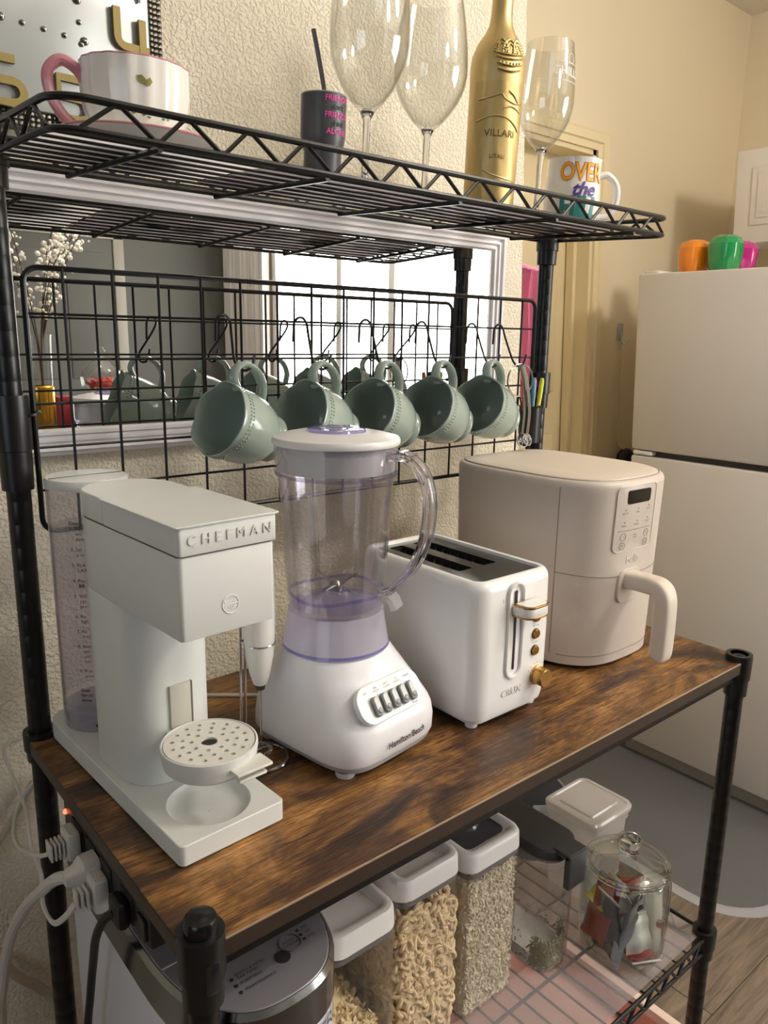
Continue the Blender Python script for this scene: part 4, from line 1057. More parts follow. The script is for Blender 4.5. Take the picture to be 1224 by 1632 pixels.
def seam_ring(z, x_from, up=0.0):
    s_ = fsec(z)
    pts = [(x, y) for x, y in s_ if y < -0.076]
    pts.sort(key=lambda p: p[0])
    return pts
def seam_line(pts3, r=0.0007): g_.tube(pts3, r, 5)
mid = seam_ring(0.142, 0)
def zdip(x): return 0.142-0.006*math.cos(x/0.118*PI/2)
seam_line([(x*1.0005, y-0.0002, zdip(x)) for x, y in mid])
bot = seam_ring(0.018, 0); seam_line([(x*1.0005, y-0.0002, 0.020) for x, y in bot])
lft = []
for z in (0.02, 0.06, 0.1, 0.142, 0.2, 0.262):
    s_ = [(x, y) for x, y in fsec(z) if x < 0]
    x, y = min(s_, key=lambda p: abs(p[1]+0.080)); lft.append((x-0.0002, y, z))
seam_line(lft)
lft2 = [(-x, y, z) for x, y, z in lft]; seam_line(lft2)
g_.obj('basket_seam', SEAM, fry)['kind'] = 'stuff'
rim_ = MB(); lc = inset(fsec(0.262), 0.0082)
rim_.tube([(x, y, 0.2722) for x, y in lc], 0.0007, 5, True); rim_.obj('lid_seam', SEAM, fry)
def ffront(cx, cz, off=0.0006):
    def f_(u, v, w):
        x = cx+u; z = cz+v; k = z/0.275
        a = 0.115*(0.955+0.045*k); yf = 0.142*(0.945+0.055*k)
        return (x, -yf*(1-min(abs(x)/a, 0.999)**3.0)**(1/3.0)-off-w, z)
    return f_
PX, PZ = -0.013, 0.2185
pf = ffront(PX, PZ, 0.0004)
def patch(out, mat, name, parent, th=0.0008, off=0.0002):
    """thin plate that follows the fryer's curved front"""
    f0 = ffront(PX, PZ, off)
    n = len(out); k = 5
    rings = []
    cx = sum(p[0] for p in out)/n; cz = sum(p[1] for p in out)/n
    for s_ in range(k):
        q = 1-s_/k
        rings.append([f0(cx+(x-cx)*q, cz+(z-cz)*q, th) for x, z in out])
    rings = [[f0(x, z, 0) for x, z in out]]+rings
    return MB().loft(rings, False, True).obj(name, mat, parent)
pl = patch(rrect(0, 0, 0.086, 0.092, 0.008, 5), P('fryer_panel', 'bfb4a8', 0.35), 'control_panel', fry)
fl_ = MB(); fo = rrect(0, 0, 0.086, 0.092, 0.008, 5)
fl_.tube([pf(x, z, 0.0008) for x, z in fo], 0.0006, 5, True); fl_.obj('panel_border', FB2, pl)
patch(rrect(0.002, 0.0305, 0.052, 0.019, 0.004, 4), P('display_black', '0a0a0c', 0.08), 'display', pl, 0.0018)
FI = P('fryer_print', '6a6059', 0.6)
def ft(s_, sz, x, z): text(s_, sz, FI, pl, ffront(PX+x, PZ+z, 0.0013), 'panel_lettering')
for (s_, x, z) in (('AIR FRY', -0.026, 0.008), ('BAKE', 0.001, 0.008), ('ROAST', 0.027, 0.010), ('BROIL', -0.026, -0.0095), ('REHEAT', 0.001, -0.0095), ('TOAST', 0.027, -0.008), ('TIME\nTEMP', 0.0, -0.0265)):
    ft(s_, 0.0036, x, z)
    if z > -0.02:
        MB().lathe([(0.0005, 0), (0.0012, 0.0004)], 8, cap1=True, M=Matrix.Translation(ffront(PX+x, PZ+z+0.005, 0.0012)(0, 0, 0))@RX).obj('icon', FI, pl)
ln = MB(); ln.tube([pf(x, -0.0165, 0.001) for x in (-0.037, -0.02, 0, 0.02, 0.037)], 0.0003, 4); ln.obj('divider', FI, pl)
for (s_, x, z) in (('-', -0.026, -0.0250), ('+', 0.027, -0.0250), ('=', -0.026, -0.038), ('o', 0.027, -0.038)):
    cb_ = MB(); cb_.tube([pf(x+0.0052*math.cos(a), z+0.0052*math.sin(a), 0.001) for a in [2*PI*i/20 for i in range(20)]], 0.00028, 4, True); cb_.obj('touch_key', FI, pl)
    ft(s_, 0.007, x, z)
text('bella', 0.017, P('fryer_emboss', 'd6cabe', 0.4), fry, ffront(-0.010, 0.158, 0.0003), 'embossed_lettering', 0.0004)
# handle
hy = -0.140
hb = MB()
def hsec(c, w, h, ny): return None
path = [(-0.013, hy+0.004, 0.128), (-0.013, hy-0.024, 0.129), (-0.013, hy-0.046, 0.1275), (-0.013, hy-0.055, 0.116), (-0.013, hy-0.057, 0.090), (-0.013, hy-0.057, 0.055), (-0.013, hy-0.056, 0.036), (-0.013, hy-0.053, 0.028)]
pv = [Vector(p) for p in smooth(path, 5)]; rings = []
for i, p in enumerate(pv):
    t_ = nrm(pv[min(i+1, len(pv)-1)]-pv[max(i-1, 0)]); bx_ = Vector((1, 0, 0)); nn = t_.cross(bx_)
    f_ = i/(len(pv)-1); w_ = 0.0150; h_ = 0.0125 if f_ < 0.92 else 0.0125*(1-(f_-0.92)*5)
    if f_ > 0.95: w_ *= 0.9
    rings.append([tuple(p+bx_*x*w_+nn*y*h_) for x, y in sqr(0, 0, 1, 1, 4.0, 20)])
hb.loft(rings, True, True).obj('handle', FB2, fry, sharp=50)
MB().prism(rrect(-0.013, 0.120, 0.052, 0.05, 0.014, 6), 0, 0.004, 0.001, M=Matrix.Translation((0, hy+0.005, 0))@RX).obj('handle_mount', FB, fry)
for (x, y) in ((-0.08, -0.08), (0.08, -0.08), (-0.08, 0.1), (0.08, 0.1)):
    MB().lathe([(0.010, 0), (0.010, 0.006)], 12, cap0=True).obj('foot', P('rubber_dark', '232220', 0.8), fry, (x, y, 0))

# ------------------------------------------------------------------ things on the top shelf
PORC = P('porcelain', 'efeae2', 0.15, coat=0.4)
PINK = P('pink_glaze', 'cf8794', 0.2, coat=0.4)
t = shelf_thing('saucer', 'white saucer with a pink rim under the teacup', 'saucer', 0.109, -0.104)
MB().lathe([(0.0005, 0.001), (0.032, 0.0), (0.034, 0.003), (0.055, 0.009), (0.0725, 0.0175), (0.0722, 0.0190), (0.054, 0.0112), (0.032, 0.0050), (0.0005, 0.0042)], 56).obj('dish', PORC, t)
MB().tube([(0.0727*math.cos(a), 0.0727*math.sin(a), 0.0184) for a in [2*PI*i/56 for i in range(56)]], 0.0011, 6, True).obj('rim_line', PINK, t)
t = shelf_thing('teacup', 'wide white ribbed teacup with a pink handle and butterfly print', 'teacup', 0.109, -0.104, 0.0055)
lob = lambda a, k: 1+0.012*math.cos(16*a)
cp = MB().lathe([(0.0005, 0.0005), (0.026, 0.0), (0.028, 0.003), (0.034, 0.009), (0.043, 0.020), (0.0480, 0.034), (0.0497, 0.050), (0.0497, 0.074), (0.0480, 0.074), (0.0478, 0.050), (0.046, 0.034), (0.040, 0.020), (0.02, 0.009), (0.0005, 0.008)], 96, fn=lambda a, k: (1+0.013*math.cos(18*a)) if 4 <= k <= 10 else 1)
cup = cp.obj('bowl', PORC, t)
MB().tube([(0.0490*(1+0.013*math.cos(18*a))*math.cos(a), 0.0490*(1+0.013*math.cos(18*a))*math.sin(a), 0.0742) for a in [2*PI*i/120 for i in range(120)]], 0.0010, 6, True).obj('rim_line', PINK, t)
ha = R(163)
MB().tube([(x*math.cos(ha), x*math.sin(ha), z) for x, z in [(p[0], p[2]) for p in smooth([(0.043, 0, 0.052), (0.052, 0, 0.066), (0.066, 0, 0.072), (0.0775, 0, 0.060), (0.074, 0, 0.038), (0.060, 0, 0.020), (0.044, 0, 0.016)], 6)]], 0.0052, 10).obj('handle', PINK, t)
def cuprad(z): return 0.0503
ca = R(-115)
def decal(pts, mat, name, a0, z0, r=0.0506, parent=cup):
    """flat print curved onto the cup"""
    n = len(pts); cx = sum(p[0] for p in pts)/n; cz = sum(p[1] for p in pts)/n
    rr_ = []
    for q in (1.0, 0.5, 0.05):
        rr_.append([((r*(1+0.013*math.cos(18*(a0+(cx+(x-cx)*q)/r))))*math.cos(a0+(cx+(x-cx)*q)/r), (r*(1+0.013*math.cos(18*(a0+(cx+(x-cx)*q)/r))))*math.sin(a0+(cx+(x-cx)*q)/r), z0+cz+(z-cz)*q) for x, z in pts])
    return MB().loft(rr_, False, True).obj(name, mat, parent)
BFY = P('butterfly_olive', '8d8a4a', 0.4); LEAFM = P('leaf_green', '6b7a55', 0.5)
decal([(0, 0), (-0.006, 0.002), (-0.0075, 0.007), (-0.003, 0.008), (0.0005, 0.004)], BFY, 'butterfly_wing', R(-103), 0.050)
decal([(0, 0), (0.0005, 0.004), (0.004, 0.0065), (0.006, 0.003), (0.003, -0.001)], BFY, 'butterfly_wing', R(-103), 0.050)
for k in range(9):
    x = -0.018+k*0.0045; z = 0.020+0.0025*math.sin(k*1.7)
    decal([(x-0.0022, z), (x, z-0.0012), (x+0.0022, z+0.0004), (x, z+0.0015)], LEAFM, 'printed_leaf', R(-95), 0.006, 0.0488)

t = shelf_thing('tumbler', 'small dark grey tumbler with pink lettering', 'tumbler', 0.316, -0.12)
TG = P('tumbler_grey', '4d4c50', 0.35)
MB().lathe([(0.0005, 0.0), (0.0205, 0.0), (0.0210, 0.004), (0.0210, 0.036), (0.0235, 0.044), (0.0250, 0.052), (0.0250, 0.092), (0.0238, 0.0925), (0.0232, 0.05), (0.0005, 0.046)], 40).obj('cup', TG, t)
MB().tube([(0.0245*math.cos(a), 0.0245*math.sin(a), 0.0925) for a in [2*PI*i/40 for i in range(40)]], 0.0009, 6, True).obj('rim', P('rim_light', '9b9a97', 0.3), t)
PKI = P('print_pink', 'd9459c', 0.5); BKI = P('print_dark', '1a1a1c', 0.6)
for k, (s_, sz, mt) in enumerate((('FRIENDS', 0.0078, PKI), ("don't", 0.0078, BKI), ('FRIENDS', 0.0078, PKI), ('drink', 0.0078, BKI), ('ALONE', 0.0078, PKI))):
    text(s_, sz, mt, t, on_cyl(0.0250, 0.0865-k*0.0082, R(-88)), 'lettering', bold=0.00015, shear=0.0 if mt is PKI else 0.25)
s_ = thing('straw', 'dark metal straw leaning in the grey tumbler', 'straw', (0.3225, -0.118, 0.667))
MB().tube(smooth([(0.006, 0.004, 0.0), (0.0, 0.0, 0.045), (-0.006, 0.0, 0.075), (-0.0155, 0.0, 0.112)], 5), 0.0026, 10).obj('tube', P('straw_metal', '5d5458', 0.3, 0.8), s_)

KG, knt, kb = new_mat('solid_glass'); kb.inputs['Transmission Weight'].default_value = 1; kb.inputs['Roughness'].default_value = 0.02; kb.inputs['IOR'].default_value = 1.47
WG = clear('wine_glass', (0.96, 0.96, 0.95), rough=0.01, ior=1.75, epow=2.2)
def wine_glass(x, y, label, stem, bowl_h, rmax, rrim, foot=0.033, dup_=None):
    t = shelf_thing('wine_glass', label, 'glass', x, y, 0, 0, 'clear wine glasses on the top shelf')
    z0 = stem
    MB().lathe([(0.0005, 0.0), (foot, 0.0006), (foot, 0.0016), (foot*0.5, 0.0035), (0.008, 0.007), (0.0045, 0.014), (0.0038, stem*0.5), (0.0046, stem-0.010), (0.0085, stem-0.002), (0.004, stem+0.0015), (0.0005, stem+0.002)], 36).obj('stem', KG, t)
    prof = []
    for k in range(15):
        f_ = k/14
        if f_ < 0.45: r_ = 0.006+(rmax-0.006)*math.sin(PI/2*(f_/0.45))**0.8
        else: r_ = rrim+(rmax-rrim)*math.cos(PI/2*((f_-0.45)/0.55))
        prof.append((r_, stem-0.004+bowl_h*f_))
    th = 0.0011
    inner = [(max(r_-th, 0.0005), z+(0.006 if k == 0 else 0.001)) for k, (r_, z) in enumerate(prof)][::-1]
    MB().lathe(prof+inner, 48).obj('bowl', WG, t)
    return t, prof
wine_glass(0.377, -0.12, 'tallest clear wine glass beside the grey tumbler', 0.090, 0.168, 0.0455, 0.037)
wine_glass(0.508, -0.08, 'clear wine glass just left of the gold bottle', 0.098, 0.152, 0.0470, 0.036)
g3, pr3 = wine_glass(0.713, -0.10, 'lettered clear wine glass right of the gold bottle', 0.104, 0.137, 0.0395, 0.0325, 0.031)
ETCH = P('etched_white', 'f3efe6', 0.6)
def r3(z):
    for (ra, za), (rb, zb) in zip(pr3, pr3[1:]):
        if za <= z <= zb: return ra+(rb-ra)*(z-za)/(zb-za)
    return pr3[-1][0]
text('CHILLS', 0.0165, ETCH, g3, on_cyl(r3, 0.196, R(-93)), 'etched_lettering')
for zz in (0.2075, 0.1845):
    MB().tube([(r3(zz)*1.005*math.cos(a), r3(zz)*1.005*math.sin(a), zz) for a in [R(-128+5*k) for k in range(15)]], 0.0005, 5).obj('etched_line', ETCH, g3)
MB().tube([on_cyl(r3, 0.2135, R(-85))(0.0055*math.cos(a), 0.0065*math.sin(a), 0) for a in [2*PI*k/20 for k in range(20)]], 0.0005, 5, True).obj('etched_emblem', ETCH, g3)

# gold bottle
bot_ = shelf_thing('bottle', 'matte gold bottle with an embossed crown', 'bottle', 0.610, -0.10)
GB = P('satin_gold', 'c9b07a', 0.4, 0.75, bump=0.05, bscale=300)
bp = [(0.0005, 0.002), (0.031, 0.0), (0.034, 0.004), (0.0345, 0.02), (0.0357, 0.16), (0.0365, 0.183), (0.0350, 0.197), (0.0290, 0.212), (0.0205, 0.224), (0.0155, 0.235), (0.0138, 0.246), (0.0132, 0.290)]
MB().lathe(bp, 48).obj('body', GB, bot_)
MB().lathe([(0.0140, 0.272), (0.0142, 0.274), (0.0142, 0.315), (0.0130, 0.317), (0.0005, 0.3175)], 32, cap0=True).obj('neck_foil', GB, bot_)
def rb(z):
    for (ra, za), (rb_, zb) in zip(bp, bp[1:]):
        if za <= z <= zb: return ra+(rb_-ra)*(z-za)/(zb-za)
    return 0.034
bc = R(-125)
def bsurf(u, z, off=0.0006): q = rb(z)+off; a = bc+u/0.035; return (q*math.cos(a), q*math.sin(a), z)
lb = MB(); rows = []
for z in [0.02+0.1425*k/12 for k in range(13)]:
    rows.append([bsurf(-0.036+0.074*i/24, z, 0.0005+0.0003*math.sin(i*0.9+z*60)) for i in range(25)])
lb.loft(rows, False, False, close=False); lb.obj('label', P('satin_gold_label', 'c3aa72', 0.42, 0.7, bump=0.1, bscale=120), bot_)
cr = MB()
for k in range(5):
    for i in range(9):
        a = PI*i/8; u = -0.011+0.0055*k+0.0
        pass
CU = 0.008
for (uc, rr_) in ((-0.0125, 0.0085), (0.0, 0.0105), (0.0125, 0.0085)):
    for i in range(15):
        a = PI*i/14; cr.ball(bsurf(CU+uc+rr_*math.cos(a), 0.1965+0.0155*math.sin(a), 0.0006), 0.0017, 6, 4)
        cr.ball(bsurf(CU+uc+rr_*0.6*math.cos(a), 0.1965+0.0105*math.sin(a), 0.0006), 0.0012, 6, 4)
for z, hw in ((0.1955, 0.0195), (0.1905, 0.0180), (0.1830, 0.0165), (0.1765, 0.0150)):
    cr.tube([bsurf(CU-hw+2*hw*i/12, z-0.003*math.cos((i-6)/6*PI/2), 0.0008) for i in range(13)], 0.0014, 6)
for i in range(7): cr.ball(bsurf(CU-0.0135+0.0045*i, 0.1838-0.002*math.cos((i-3)/3*PI/2), 0.001), 0.0018, 6, 4)
cr.obj('embossed_crown', P('gold_bright', 'd4bd7c', 0.22, 0.9), bot_)['kind'] = 'stuff'
GD = P('gold_dark_print', '8a7440', 0.45, 0.6)
for k, pts in enumerate(([(-0.03, 0.140), (-0.012, 0.143), (0.0, 0.147), (0.006, 0.141), (0.02, 0.137), (0.032, 0.139)], [(-0.032, 0.1145), (-0.01, 0.1205), (0.006, 0.120), (0.022, 0.112), (0.03, 0.105)], [(-0.018, 0.056), (-0.006, 0.050), (0.012, 0.046), (0.03, 0.044)], [(0.010, 0.151), (0.018, 0.146), (0.026, 0.137)], [(0.004, 0.130), (0.016, 0.133), (0.030, 0.128)])):
    MB().tube([bsurf(u, z, 0.0004) for u, z, _ in smooth([(a, b, 0) for a, b in pts], 4)], 0.0012, 6).obj('label_crease', GB, bot_)
text('VILLARI', 0.0125, GD, bot_, lambda u, v, w: bsurf(u+0.002, 0.100+v, 0.0012), 'label_lettering', 0.0002)
text('LITALI', 0.0075, GD, bot_, lambda u, v, w: bsurf(u+0.0, 0.072+v, 0.0012), 'label_lettering', 0.0002)

# white mug with bold print
mg = shelf_thing('printed_mug', 'white mug with orange, purple and teal lettering', 'mug', 0.790, -0.102)
mp_ = [(0.0005, 0.002), (0.030, 0.0), (0.034, 0.003), (0.0385, 0.012), (0.0415, 0.030), (0.0420, 0.045), (0.0408, 0.062), (0.0388, 0.080), (0.0395, 0.094), (0.0405, 0.0985)]
mi_ = [(0.0385, 0.0985), (0.0368, 0.080), (0.0388, 0.060), (0.0395, 0.03), (0.034, 0.008), (0.0005, 0.006)]
MB().lathe(mp_+mi_, 48).obj('body', P('mug_white', 'e8e4de', 0.15, coat=0.4), mg)
def rm(z):
    for (ra, za), (rb_, zb) in zip(mp_, mp_[1:]):
        if za <= z <= zb: return ra+(rb_-ra)*(z-za)/(zb-za)
    return 0.04
ha = R(-40)
MB().tube([(x*math.cos(ha), x*math.sin(ha), z) for x, _, z in smooth([(0.038, 0, 0.078), (0.052, 0, 0.080), (0.066, 0, 0.066), (0.068, 0, 0.044), (0.058, 0, 0.024), (0.038, 0, 0.018)], 6)], 0.0052, 10).obj('handle', P('mug_white', 'e8e4de', 0.15), mg)
ta = R(-122)
def msurf(du, dz, off, arch=0.0):
    def f_(u, v, w):
        z = 0.0+dz+v*(1.0+abs(u)*arch)-abs(u)*abs(u)*8*0.0
        q = rm(min(max(z, 0.004), 0.098))+off; a = ta+(u+du)/0.041
        return (q*math.cos(a), q*math.sin(a), z)
    return f_
ORG = P('print_orange', 'e9a41c', 0.4); RED = P('print_red', 'b5432a', 0.4); PUR = P('print_purple', '4b2f86', 0.4); TEAL = P('print_teal', '1f7d7a', 0.4)
text('OVER', 0.034, RED, mg, msurf(0, 0.0765, 0.0005), 'lettering', bold=0.0014, xs=0.82, sub=1)
text('OVER', 0.034, ORG, mg, msurf(0, 0.0765, 0.0009), 'lettering', bold=0.0006, xs=0.82, sub=1)
text('the', 0.027, PUR, mg, msurf(0.002, 0.0535, 0.0010), 'lettering', bold=0.0006, shear=0.35, sub=1)
text('HILL', 0.040, TEAL, mg, msurf(0.0, 0.0270, 0.0005), 'lettering', bold=0.0024, xs=0.80, sub=1)

# ------------------------------------------------------------------ lower shelf: canisters and jars
LTOP = LZ+0.0014
CANC = clear('canister_clear', (0.965, 0.965, 0.965), rough=0.03, haze=0.02)
GASK = P('grey_gasket_clear', '6a686a', 0.4)
def canister(x0, x1, y0, y1, h, label, lidname='white'):
    """tall airtight box canister with a wide lid; origin at its base centre"""
    cx, cy = (x0+x1)/2, (y0+y1)/2
    t = thing('canister', label, 'canister', (cx, cy, LTOP), 0, 'airtight food canisters on the lower shelf')
    w, d = x1-x0, y1-y0
    o = rrect(0, 0, w-0.006, d-0.006, 0.016, 6)
    mb = MB(); rg = [flat(inset(o, 0.004), 0.001), flat(o, 0.006), flat(inset(o, -0.0015), h-0.045), flat(inset(o, -0.0015), h-0.026)]
    mb.loft(rg, True, False).obj('body', CANC, t)
    MB().loft([flat(inset(o, -0.0005), h-0.036), flat(inset(o, -0.0005), h-0.029)], False, False).obj('gasket', GASK, t)
    ol_ = rrect(0, 0, w, d, 0.022, 8)
    LM = P('canister_lid_white', 'e3e0de', 0.35)
    lid = MB().loft([flat(inset(ol_, 0.003), h-0.028), flat(ol_, h-0.026), flat(inset(ol_, 0.001), h-0.006), flat(inset(ol_, 0.004), h-0.001), flat(inset(ol_, 0.008), h), flat(inset(ol_, 0.014), h-0.001), flat(inset(ol_, 0.019), h-0.007)], True, True).obj('lid', LM, t, sharp=45)
    return t, o, lid
def fill_faces(o, z0, z1, piece, nper, seed, depth=0.004, top=None, ztop=None):
    """pieces pressed against the canister walls (front, right, left) as one uncountable mass"""
    random.seed(seed); mb = MB()
    xs = [p[0] for p in o]; ys = [p[1] for p in o]
    xa_, xb__, ya_, yb__ = min(xs), max(xs), min(ys), max(ys)
    for _ in range(nper):
        s_ = random.random()
        if s_ < 0.42: x = random.uniform(xa_+0.008, xb__-0.008); y = ya_+random.uniform(0.004, 0.004+depth)
        elif s_ < 0.66: x = xa_+random.uniform(0.004, 0.004+depth); y = random.uniform(ya_+0.008, yb__-0.05)
        elif s_ < 0.90: x = xb__-random.uniform(0.004, 0.004+depth); y = random.uniform(ya_+0.008, yb__-0.05)
        else: x = random.uniform(xa_+0.008, xb__-0.008); y = random.uniform(ya_+0.008, yb__-0.02)
        zt = ztop(x, y) if ztop else z1
        z = random.uniform(z0, zt) if s_ < 0.90 else zt
        piece(mb, x, y, z)
    return mb
def core(o, z0, z1, mat, parent, name='inner_mass', ztop=None, d=0.006):
    q = inset(o, d)
    top = [(x, y, (ztop(x, y) if ztop else z1)) for x, y in q]
    MB().loft([flat(q, z0), top], True, True).obj(name, mat, parent)
def rotm(): return Matrix.Rotation(random.uniform(0, 6.28), 4, 'Z') @ Matrix.Rotation(random.uniform(0, 3.14), 4, 'X') @ Matrix.Rotation(random.uniform(0, 3.14), 4, 'Y')
def torus_mesh(R0, r0, n=10, m_=5):
    vs, fs = [], []
    for i in range(n):
        for j in range(m_):
            a, b = 2*PI*i/n, 2*PI*j/m_
            vs.append(((R0+r0*math.cos(b))*math.cos(a), (R0+r0*math.cos(b))*math.sin(a), r0*math.sin(b)))
            fs.append((i*m_+j, ((i+1) % n)*m_+j, ((i+1) % n)*m_+(j+1) % m_, i*m_+(j+1) % m_))
    return vs, fs
TV, TF = torus_mesh(0.0056, 0.0028, 12, 6)
def stuff_thing(name, label, cat, loc):
    t = thing(name, label, cat, loc); t['kind'] = 'stuff'; return t
# pasta canister (nearest)
t, o, _ = canister(0.190, 0.292, -0.312, -0.115, 0.294, 'white-lidded canister half full of pasta, nearest the water purifier')
zt = lambda x, y: 0.155-0.9*x+0.25*(y)
s_ = stuff_thing('pasta', 'pale pasta spirals heaped in the nearest canister', 'pasta', (0.241, -0.2135, LTOP+0.002))
PA = P('pasta_cream', 'dcc8a0', 0.6, var=0.12, vscale=60)
def rot_piece(mb, x, y, z):
    M_ = Matrix.Translation((x, y, z)) @ rotm()
    rings = []
    for k in range(5):
        a = k*0.9; c, s__ = math.cos(a), math.sin(a)
        rings.append([(q*c*0.0045-w_*s__*0.0018, q*s__*0.0045+w_*c*0.0018, -0.008+0.004*k) for q, w_ in ((1, 0), (0, 1), (-1, 0), (0, -1))])
    mb.loft(rings, True, True, M_)
fill_faces(o, 0.008, 0.2, rot_piece, 900, 3, 0.007, ztop=zt).obj('spirals', PA, s_)
core(o, 0.006, 0, PA, s_, ztop=lambda x, y: zt(x, y)-0.004, d=0.009)
# ring cereal canister
t, o, _ = canister(0.306, 0.417, -0.292, -0.10, 0.294, 'white-lidded canister full of ring-shaped oat cereal')
s_ = stuff_thing('ring_cereal', 'tan ring-shaped oat cereal filling the second canister', 'cereal', (0.3615, -0.196, LTOP+0.002))
def tor(mb, x, y, z): mb.add(TV, TF, Matrix.Translation((x, y, z)) @ Matrix.Rotation(random.gauss(0, 0.45)+(0 if y < -0.08 else PI/2), 4, 'Z') @ Matrix.Rotation(random.gauss(1.5, 0.4), 4, 'X'))
CE = P('cereal_tan', 'd6bd96', 0.7, var=0.1, vscale=90, bump=0.3, bscale=900)
fill_faces(o, 0.010, 0.236, tor, 1000, 5, 0.003).obj('rings', CE, s_)
core(o, 0.006, 0.230, CE, s_, d=0.010)
# oats canister
t, o, lid = canister(0.434, 0.549, -0.283, -0.09, 0.266, 'white-lidded canister full of rolled oats with a clear lid button')
s_ = stuff_thing('rolled_oats', 'beige rolled oats filling the third canister', 'oats', (0.4915, -0.1865, LTOP+0.002))
def flake(mb, x, y, z): mb.ball((0, 0, 0), 0.0036, 6, 3, (1, 0.8, 0.24), Matrix.Translation((x, y, z)) @ rotm())
OA = P('oat_beige', 'cfc2aa', 0.8, var=0.18, vscale=120)
fill_faces(o, 0.006, 0.218, flake, 4200, 9, 0.003).obj('flakes', OA, s_)
core(o, 0.005, 0.214, OA, s_, d=0.0055)
MB().lathe([(0.0005, 0.262), (0.020, 0.262), (0.021, 0.266), (0.018, 0.271), (0.0005, 0.2725)], 32).obj('lid_button', clear('button_clear', (0.9, 0.9, 0.92), haze=0.12), lid, (0.0, -0.03, -0.0035))
MB().prism(rrect(0, 0, 0.078, 0.150, 0.012), 0.258, 0.2605).obj('lid_inset', P('lid_inset_dark', '4a4b52', 0.12), lid)
# slim canister with a dark lid and front clip
t = thing('slim_canister', 'slim clear canister with a dark grey clip lid and a little dried food', 'canister', (0.622, -0.195, LTOP))
o = rrect(0, 0, 0.076, 0.215, 0.030, 8)
h = 0.212
SC = clear('smoky_clear', (0.90, 0.89, 0.88), rough=0.03, haze=0.03)
MB().loft([flat(inset(o, 0.006), 0.001), flat(inset(o, 0.002), 0.005), flat(o, 0.02), flat(inset(o, -0.002), h-0.028)], True, False).obj('body', SC, t)
DL = P('lid_charcoal', '2f3032', 0.45)
ol_ = inset(o, -0.003)
MB().loft([flat(inset(ol_, 0.001), h-0.030), flat(inset(ol_, -0.001), h-0.026), flat(inset(ol_, -0.001), h-0.018), flat(inset(ol_, 0.002), h-0.014)], False, False).obj('clear_rim', clear('rim_clear', (0.88, 0.88, 0.88), haze=0.15), t)
MB().prism(inset(ol_, 0.003), h-0.020, h, 0.003).obj('lid', DL, t)
MB().bbox(-0.020, 0.020, -0.126, -0.098, h-0.006, h+0.003, 0.001).bbox(-0.020, 0.020, -0.128, -0.117, h-0.052, h+0.001, 0.0015).obj('clip', DL, t)
s_ = stuff_thing('dried_rice', 'small heap of dried rice and green bits in the slim canister', 'food', (0.622, -0.195, LTOP+0.001))
oi = inset(o, 0.006)
MB().loft([flat(oi, 0.004), flat(oi, 0.026)], True, True).obj('inner_mass', P('rice_white', 'c9c6c2', 0.8, var=0.15, vscale=150), s_)
random.seed(4); mb = MB()
for _ in range(2200):
    i = random.randrange(len(oi)); x, y = oi[i]; x2, y2 = oi[(i+1) % len(oi)]; f_ = random.random()
    mb.ball((0, 0, 0), 0.0022, 5, 3, (1.6, 0.7, 0.6), Matrix.Translation(((x+(x2-x)*f_)*1.0, (y+(y2-y)*f_)*1.0, random.uniform(0.006, 0.062-0.02*random.random()))) @ rotm())
mb.obj('grains', P('grain_olive', '8f8a6c', 0.8, var=0.25, vscale=120), s_)
# lidded box behind the jar
bx = thing('food_box', 'translucent plastic food box with a white lid behind the glass jar', 'box', (0.815, -0.205, LTOP))
o = rrect(0, 0, 0.112, 0.105, 0.016, 6)
MB().loft([flat(inset(o, 0.012), 0.001), flat(inset(o, 0.010), 0.006), flat(inset(o, 0.004), 0.135), flat(inset(o, 0.001), 0.136), flat(inset(o, 0.001), 0.150)], True, False).obj('body', clear('milky_box', (0.85, 0.84, 0.83), haze=0.55, hazecol=(0.75, 0.72, 0.69)), bx)
rq = lambda d_: rrect(0, 0, 0.112-2*d_, 0.105-2*d_, max(0.016-d_, 0.004), 6)
MB().loft([flat(rq(-0.001), 0.146), flat(rq(-0.003), 0.150), flat(rq(-0.003), 0.156), flat(rq(0.0), 0.159), flat(rq(0.005), 0.1595), flat(rq(0.007), 0.157), flat(rq(0.018), 0.157), flat(rq(0.020), 0.1595), flat(rq(0.03), 0.1595)], False, True).obj('lid', clear('milky_lid', (0.85, 0.84, 0.83), haze=0.75, hazecol=(0.80, 0.77, 0.74)), bx)
MB().bbox(0.056, 0.060, -0.02, 0.02, 0.118, 0.15, 0.001).obj('latch', clear('milky_lid', (0.85, 0.84, 0.83)), bx)
# kitchen timer / scale leaning at the back
sc_ = thing('kitchen_scale', 'round dark kitchen scale with a small grey display behind the food box', 'scale', (0.800, -0.095, LTOP))
SM = Matrix.Translation((0, 0, 0.083)) @ Matrix.Rotation(R(-38), 4, 'Z') @ Matrix.Rotation(R(62), 4, 'X')
MB().lathe([(0.0005, -0.010), (0.076, -0.010), (0.080, -0.004), (0.080, 0.004), (0.0765, 0.008), (0.0005, 0.008)], 48, M=SM).obj('body', P('scale_dark', '3a393b', 0.3), sc_)
MB().tube([SM @ Vector((0.0785*math.cos(a), 0.0785*math.sin(a), 0.006)) for a in [2*PI*k/48 for k in range(48)]], 0.0022, 6, True).obj('rim', STEEL, sc_)
MB().bbox(0.004, 0.036, -0.014, 0.014, 0.008, 0.0095, 0.0005, SM).obj('display', P('lcd_grey', 'a9adae', 0.3), sc_)
for (x, y) in ((0.052, 0.008), (0.052, -0.008)):
    MB().lathe([(0.003, 0.008), (0.0028, 0.0092), (0.0005, 0.0093)], 10, M=SM@Matrix.Translation((x, y, 0))).obj('button', P('lcd_grey', 'a9adae', 0.3), sc_)
